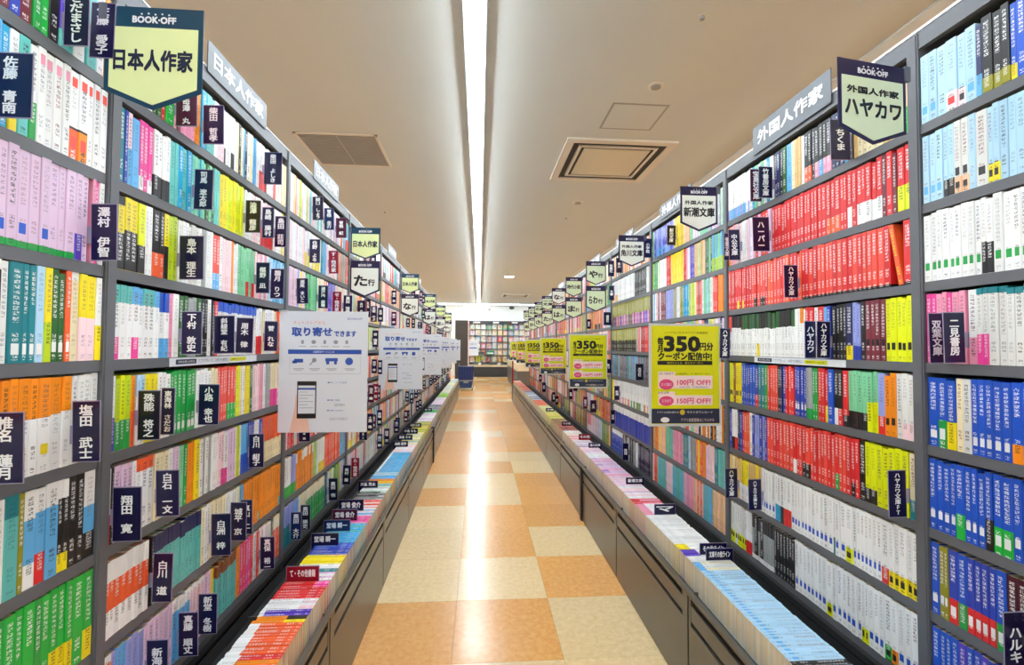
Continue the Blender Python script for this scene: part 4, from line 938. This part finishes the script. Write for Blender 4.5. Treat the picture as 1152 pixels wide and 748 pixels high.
def yellow_poster(Y):
    w, h = .325, .448
    r = link('hanging_poster', MB().box(0, w, -.0008, .0008, 0, h).mesh('hanging_poster', M_CLEAR), None, (1.062 - w, Y, .965))
    MB().box(.012, w - .008, -.0012, -.0008, .01, h - .01).build('yellow_sheet', M_YEL, r)
    e = -.0018
    text('いつでもつかえるアプリ会員限定', M_BLACK, r, (w * .52, e, h * .91), w * .6, h * .022)
    text('毎\n月', M_BLACK, r, (w * .16, e, h * .79), w * .08, h * .14, bold=.03)
    text('350', M_BLACK, r, (w * .46, e, h * .8), w * .48, h * .14, bold=.03)
    text('円分', M_BLACK, r, (w * .8, e, h * .775), w * .18, h * .075, bold=.03)
    text('クーポン配信中!', M_BLACK, r, (w * .5, e, h * .68), w * .74, h * .075, bold=.03)
    b = MB().box(w * .12, w * .88, -.0016, -.0012, h * .595, h * .635); b.build('black_bar', M_BLACK, r)
    text('毎月もらえる、使えるクーポン!', M_YEL, r, (w * .5, e, h * .615), w * .5, h * .02)
    p = MB().box(w * .13, w * .88, -.0016, -.0012, h * .365, h * .49).box(w * .13, w * .88, -.0016, -.0012, h * .205, h * .3).box(w * .13, w * .36, -.0016, -.0012, h * .49, h * .53).box(w * .13, w * .36, -.0016, -.0012, h * .3, h * .335); p.build('pale_boxes', M_PALE, r)
    q = MB().ellipse(w * .24, h * .405, w * .1, h * .052, -.0020, -.0016).ellipse(w * .24, h * .245, w * .1, h * .048, -.0020, -.0016); q.build('pink_ovals', M_PINK, r)
    text('100円 OFF!', M_PINK, r, (w * .62, e, h * .425), w * .46, h * .055, bold=.02); text('150円 OFF!', M_PINK, r, (w * .62, e, h * .245), w * .46, h * .055, bold=.02)
    text('1日~19日まで', M_BLACK, r, (w * .24, e, h * .51), w * .2, h * .024); text('20日以降', M_BLACK, r, (w * .2, e, h * .325), w * .15, h * .024)
    text('コミック文庫など', M_INK, r, (w * .24, e - .0004, h * .405), w * .15, h * .03); text('スマホで', M_INK, r, (w * .24, e - .0004, h * .245), w * .13, h * .03)
    text('古本全品、お値段税込み', M_BLUE, r, (w * .62, e, h * .38), w * .4, h * .015); text('お会計時に、すぐ使えるクーポン', M_BLACK, r, (w * .62, e, h * .51), w * .44, h * .017)
    n = MB().box(.012, w - .008, -.0016, -.0012, .012, h * .17); n.build('navy_band', M_PNAVY, r)
    text('アプリでの受け取り方', M_INK, r, (w * .26, e, h * .135), w * .3, h * .02); text('今すぐダウンロード', M_INK, r, (w * .7, e, h * .135), w * .36, h * .026); text('アプリ会員登録はこちらから', M_PALE, r, (w * .67, e, h * .06), w * .46, h * .034)
    MB().ellipse(w * .46, h * .135, w * .035, h * .026, -.0020, -.0016).build('gold_coin', mat('print_gold', (214, 190, 40), .4, noise=.02), r)
    MB().ellipse(w * .22, h * .062, w * .06, h * .026, -.0020, -.0016).build('white_mark', M_INK, r)
    MB().box(w - .03, w + .006, -.003, .003, h - .004, h + .003).build('clip', M_CLEAR, r)
    return r
for i in range(6):
    if i == 0: pb = blue_poster(1.87); r = pb
    else: r = copy_tree(pb); r.location = (-.786, 1.87 + 1.8 * i, .965)
    tag(r, 'white laminated poster with blue lettering and a phone, %s from the camera on the left' % ORD[i + 1], 'poster', 'white posters along the left row')
for i in range(6):
    if i == 0: py_ = yellow_poster(1.955); r = py_
    else: r = copy_tree(py_); r.location.y = 1.955 + 1.8 * i
    tag(r, 'acid yellow laminated coupon poster, %s from the camera on the right' % ORD[i + 1], 'poster', 'yellow coupon posters along the right row')

# ------------------------------------------------------------------ ceiling fittings
def quad_c(p): return [on_z(x, y, CEIL) for x, y in p]
r = empty('return_air_grille', (-1.235, 4.28, CEIL)); tag(r, 'square grey slatted return air grille in the ceiling above the left bookcases', 'vent')
f = MB(); a = .35
for q in ((-a, a, -a, -a + .025), (-a, a, a - .025, a), (-a, -a + .025, -a, a), (a - .025, a, -a, a)): f.box(*q, -.006, 0)
f.build('frame', M_VENTF, r); MB().box(-a + .02, a - .02, -a + .02, a - .02, -.001, 0).build('backing', M_VENT, r)
sl = MB().box(-.004, .004, -a + .025, a - .025, -.006, -.001)
sl.build('centre_bar', mat('vent_bar', (172, 170, 166), .5, noise=.02), r)
me = MB().box(-a + .025, a - .025, -.004, .004, -.005, -.001).mesh('slat', M_VENT)
for i in range(16): link('slat', me, r, (0, -a + .045 + i * .0407, 0))
def cassette(x, y, label, rz=0):
    r = empty('ceiling_air_conditioner', (x, y, CEIL)); tag(r, label, 'air conditioner', 'ceiling air conditioners'); a = .49
    def ring(o, i, z0, z1):
        m_ = MB(); m_.box(-o, o, -o, -i, z0, z1); m_.box(-o, o, i, o, z0, z1); m_.box(-o, -i, -i, i, z0, z1); m_.box(i, o, -i, i, z0, z1); return m_
    ring(a, .42, -.018, 0).build('frame', M_VENTF, r); ring(.42, .365, -.006, 0).build('air_slot', M_GROOVE, r); ring(.358, .332, -.016, -.004).build('louvre', M_VENTF, r)
    ring(.332, .305, -.008, 0).build('inner_gap', M_GROOVE, r); MB().box(-.305, .305, -.305, .305, -.016, -.002).build('intake_panel', M_ACP, r)
    return r
cassette(1.23, 4.32, 'square ceiling cassette air conditioner above the right bookcases, near one')
cassette(1.26, 16.2, 'square ceiling cassette air conditioner by the far wall')
r = empty('access_hatch', (1.18, 3.455, CEIL)); tag(r, 'small square access hatch in the ceiling before the air conditioner', 'hatch')
MB().box(-.215, .215, -.2, .2, -.002, 0).build('hatch_frame', M_VENT, r); MB().box(-.197, .197, -.182, .182, -.003, -.001).build('hatch_panel', M_CEIL, r)
def puck(px, py, rad, label, name, cat, m1=M_VENTF, dpt=.012):
    p = on_z(px, py, CEIL); r = empty(name, p); tag(r, label, cat); MB().disc(0, 0, rad, -.004, 0).build('rim', M_VENTF, r); MB().disc(0, 0, rad * .6, -dpt, -.004).build('centre', m1, r)
puck(738, 97, .055, 'round ceiling speaker beyond the hatch, nearer of two', 'ceiling_speaker', 'speaker', M_VENT)
puck(650, 228, .07, 'round ceiling speaker past the air conditioner', 'ceiling_speaker', 'speaker', M_VENT)
puck(790, 18, .02, 'tiny sprinkler head in the ceiling, nearest on the right', 'sprinkler', 'sprinkler', M_VENT, .02)
puck(637, 245, .02, 'tiny sprinkler head beside the farther ceiling speaker', 'sprinkler', 'sprinkler', M_VENT, .02)
puck(433, 238, .02, 'tiny sprinkler head in the ceiling on the left', 'sprinkler', 'sprinkler', M_VENT, .02)
p = on_z(573, 311, CEIL); r = empty('square_downlight', p); tag(r, 'small square lit downlight in the ceiling right of the batten line', 'light')
MB().box(-.13, .13, -.13, .13, -.012, 0).build('rim', M_LAMPH, r); MB().box(-.11, .11, -.11, .11, -.016, -.012).build('diffuser', mat('downlight_glow', (255, 252, 244), .4, emit=5), r)

# ------------------------------------------------------------------ far end
EY = 19.5
r = empty('magazine_rack', (-.47, EY, 0)); tag(r, 'wide dark magazine rack across the far end of the aisle', 'bookcase')
MB().box(0, 4.2, .02, .45, 0, .42).box(-.0, 4.2, -.02, .02, .0, .42).build('base', M_STEEL_IN, r)
MB().box(0, 4.2, -.06, .0, .42, .5).build('front_tray', M_PAGE, r)
MB().box(0, 4.2, .3, .45, .42, 2.35).build('back_panel', M_CREAM, r)
MB().box(0, 4.2, .05, .45, 2.24, 2.37).build('top_fascia', M_STEEL_IN, r)
me = MB().box(0, 4.2, .06, .3, -.012, 0).mesh('shelf_board', M_STEEL)
SH = [.62, .92, 1.20, 1.48, 1.76, 2.02]
for z in SH: link('shelf_board', me, r, (0, 0, z))
me = MB().box(-.01, .01, .05, .3, .42, 2.24).mesh('upright', M_STEEL)
for i in range(6): link('upright', me, r, (.01 + .83 * i, 0, 0))
for i in range(3): MB().box(.25 + .8 * i, .5 + .8 * i, .046, .05, 2.275, 2.335).build('fascia_label', M_INK, r)
mr = random.Random(8); MG = {}
for zi, z in enumerate(SH):
    for i in range(16):
        x = -.40 + .235 * i
        if x > 2.6: break
        c = mr.choice(['white', 'offwhite', 'white', 'palepink', 'cream', 'pink', 'paleblue', 'salmon', 'white', 'offwhite', 'peach', 'yg' if zi < 2 else 'white', 'lilac', 'cream'] if zi < 5 else ['white', 'mint', 'lav', 'salmon', 'cream', 'white'])
        c2 = mr.choice(['salmon', 'lav', 'pink', 'white', 'grey', 'tan', 'white', 'lightblue'])
        mg = mat('mag_' + c, PAL[c], .3, noise=.05); mg2 = mat('mag_' + c2, PAL[c2], .3, noise=.05); c3 = mr.choice(['peach', 'palepink', 'paleblue', 'tan', 'offwhite', 'lilac', 'cream']); mg3 = mat('mag_' + c3, PAL[c3], .3, noise=.05)
        hh = mr.uniform(.22, .26)
        o = link('magazine', MB().box(0, .19, -.004, .004, 0, hh).mesh('magazine', mg), None, (x + .01, EY + .12, z + .001), (-.12, 0, 0))
        tag(o, '%s magazine face-out on the far rack, %s from the left, %s shelf up' % (cname(c), ORD[i + 1], ORD[zi + 1]), 'magazine', 'magazines on the far rack')
        MB().box(.02, .17, -.0052, -.004, hh * .78, hh * .93).build('title_band', mg2, o); MB().ellipse(.095, hh * .42, .05, hh * .27, -.0052, -.004, 0, 10).build('cover_picture', mg3, o)
def flat_sign(name, x0, x1, z0, z1, Y, m1, label, cat='sign'):
    r = link(name, MB().box(x0, x1, -.004, .004, z0, z1).mesh(name, m1), None, (0, Y, 0)); tag(r, label, cat); return r
r = flat_sign('display_board', .3, .64, .93, 1.09, EY - .04, mat('board_green', (30, 130, 90), .4, noise=.03), 'small green display board on the far rack'); MB().box(.34, .6, -.006, -.004, .97, 1.03).build('print_stripe', M_INK, r); MB().box(.44, .5, -.004, .004, .5, .94).build('stand', M_STEEL, r)
r = flat_sign('display_board', -.09, .23, .88, 1.06, EY - .04, mat('board_grey', (70, 76, 76), .4, noise=.03), 'small dark grey display board on the far rack'); MB().box(-.05, .19, -.006, -.004, .92, .95).build('print_stripe', M_VENT, r); MB().box(.04, .1, -.004, .004, .5, .89).build('stand', M_STEEL, r)
r = flat_sign('hanging_poster', -.46, -.03, .90, 1.54, 18.9, M_POST, 'white poster hanging before the far magazine rack', 'poster'); MB().box(-.4, -.1, -.006, -.004, 1.2, 1.24).build('print_bar', M_BLUE, r); text('お知らせ', M_BLUE, r, (-.25, -.007, 1.38), .28, .1)
MB().box(-.26, -.24, -.003, .003, 1.54, CEIL).build('hanging_cord', M_CLEAR, r)
def pot(x, z, col, label):
    r = empty('potted_plant', (x, EY - .03, z)); tag(r, label, 'plant'); m_ = MB(); m_.prism([(-.05, 0), (.05, 0), (.07, .1), (-.07, .1)], -.05, .05); m_.build('pot', M_WHITE, r)
    pr = random.Random(int(x * 100))
    lf = MB()
    for i in range(22):
        a = pr.uniform(-.16, .16); zz = pr.uniform(.1, .36); d = pr.uniform(-.05, .05); lf.prism([(a, zz), (a + .03, zz + .01), (a + .045, zz + .06), (a + .01, zz + .04)], d - .004, d + .004)
    q = lf.build('foliage', mat('leaf_' + col, PAL[col], .5, noise=.1), r)
pot(.02, .5, 'yg', 'small yellow-green plant at the foot of the far rack'); pot(.86, .5, 'olive', 'yellowish plant on the right of the far rack tray')

# dark panelled end of a stack, left, behind the trolley
r = empty('end_panel_stack', (-.80, 14.9, 0)); tag(r, 'tall dark brown panelled bookcase end behind the trolley', 'bookcase')
MB().box(0.02, .43, 0, .05, 0, 2.13).build('end_panel', mat('dark_wood', (66, 58, 54), .5, noise=.25, nscale=30, bump=.2), r); MB().box(0.02, .40, .05, 2.4, 0, 2.11).build('carcass', M_STEEL_IN, r)
MB().box(.43, .47, -.01, .03, .4, 2.1).build('edge_strip', mat('strip_pink', (226, 190, 186), .4, noise=.1), r)
# rolling trolley with navy bags
r = empty('trolley', (-.60, 13.5, 0)); tag(r, 'navy two-tier book trolley with grey rim parked at the end of the left row', 'trolley')
M_NB = mat('trolley_navy', (22, 36, 92), .4, noise=.1); M_NB2 = mat('trolley_blue', (28, 58, 110), .4, noise=.1)
w = MB()
w.prism([(.0, .30), (.42, .30), (.45, .70), (-.01, .70)], 0, .4); w.build('upper_bin', M_NB, r)
MB().prism([(.05, .07), (.38, .07), (.42, .27), (.02, .27)], .01, .39).build('lower_bin', M_NB2, r)
MB().box(-.01, .44, -.012, .412, .275, .305).box(.15, .29, -.02, -.012, .22, .28).build('rim', M_VENT, r)
for i in range(5): MB().box(.05 + .08 * i, .065 + .08 * i, -.006, .0, .33, .68).build('rib', M_NB2, r)
for x in (.03, .40):
    for y in (.03, .37): MB().box(x - .012, x + .012, y - .025, y + .025, 0, .06).build('wheel', M_BLACK, r)
    MB().box(x - .01 + (.03 if x > .2 else -.03), x + .01 + (.03 if x > .2 else -.03), .38, .41, .05, .78).build('side_post', M_VENT, r)
# red end marker and dark bag at the end of the right row
r = empty('end_marker', (.79, 11.03, 0)); tag(r, 'narrow red marker panel at the end of the right book tray', 'sign'); MB().box(0, .035, 0, .012, .40, .95).build('red_panel', M_RED, r); MB().box(0, .28, .012, .03, 0, .52).build('side_panel', M_STEEL, r)
r = empty('shoulder_bag', (1.09, 16.6, .80)); tag(r, 'small black shoulder bag on the distant counter at the right', 'bag')
b2 = MB(); b2.prism([(0, 0), (.2, 0), (.23, .1), (.2, .2), (.12, .27), (.05, .25), (-.01, .12)], 0, .12); b2.build('bag_body', M_BLACK, r); MB().prism([(.03, .24), (.05, .24), (.1, .34), (.15, .24), (.17, .24), (.11, .37), (.09, .37)], .05, .07).build('strap', M_DARK, r)
# the low display counter beyond the right row
r = empty('display_counter', (1.08, 12.9, 0)); tag(r, 'low display counter with books beyond the end of the right row', 'counter')
MB().box(0, .5, 0, 4.6, 0, .60).build('base', M_CAB, r); MB().box(-.01, .5, -.01, 4.6, .60, .80).build('book_block', M_PAGE, r)
r = empty('far_bookcase', (1.7, 12.9, 0)); tag(r, 'dark bookcase behind the display counter beyond the right row', 'bookcase')
MB().box(.2, .22, 0, 4.6, 0, 2.05).build('back_panel', M_STEEL_IN, r)
me = MB().box(0, .2, 0, 4.6, -.012, 0).mesh('shelf_board', M_STEEL)
for z in LEV[:6] + [2.05]: link('shelf_board', me, r, (0, 0, z))
acc2 = MB(); fr = random.Random(4); cols = ['white', 'rust', 'paleblue', 'palepink', 'orange', 'mint', 'grey']
for z in LEV[:6]:
    y = 0.01
    while y < 4.55:
        t = fr.uniform(.03, .09); acc2.box(.01, .13, y, y + t - .001, z, z + fr.uniform(.14, .165), fr.randrange(len(cols))); y += t
o = acc2.build('book_row', [mat('far_' + c, PAL[c], .4, noise=.1) for c in cols], r); o['kind'] = 'stuff'
# dome camera and emergency lamp near the far wall
r = empty('dome_camera', (1.4, 19.9, 2.98)); tag(r, 'dark dome camera high on the far wall', 'camera'); MB().ellipse(0, 0, .11, .08, -.1, .1).build('dome', M_BLACK, r); MB().box(-.13, .13, -.12, .3, .06, .12).build('base_plate', M_WHITE, r)
r = empty('emergency_lamp', (.43, 20.19, 2.9)); tag(r, 'small round emergency lamp on the white far wall', 'light'); MB().ellipse(0, 0, .06, .06, -.03, .0).build('casing', M_VENTF, r); MB().ellipse(0, 0, .035, .035, -.05, -.03).build('lens', M_VENT, r)
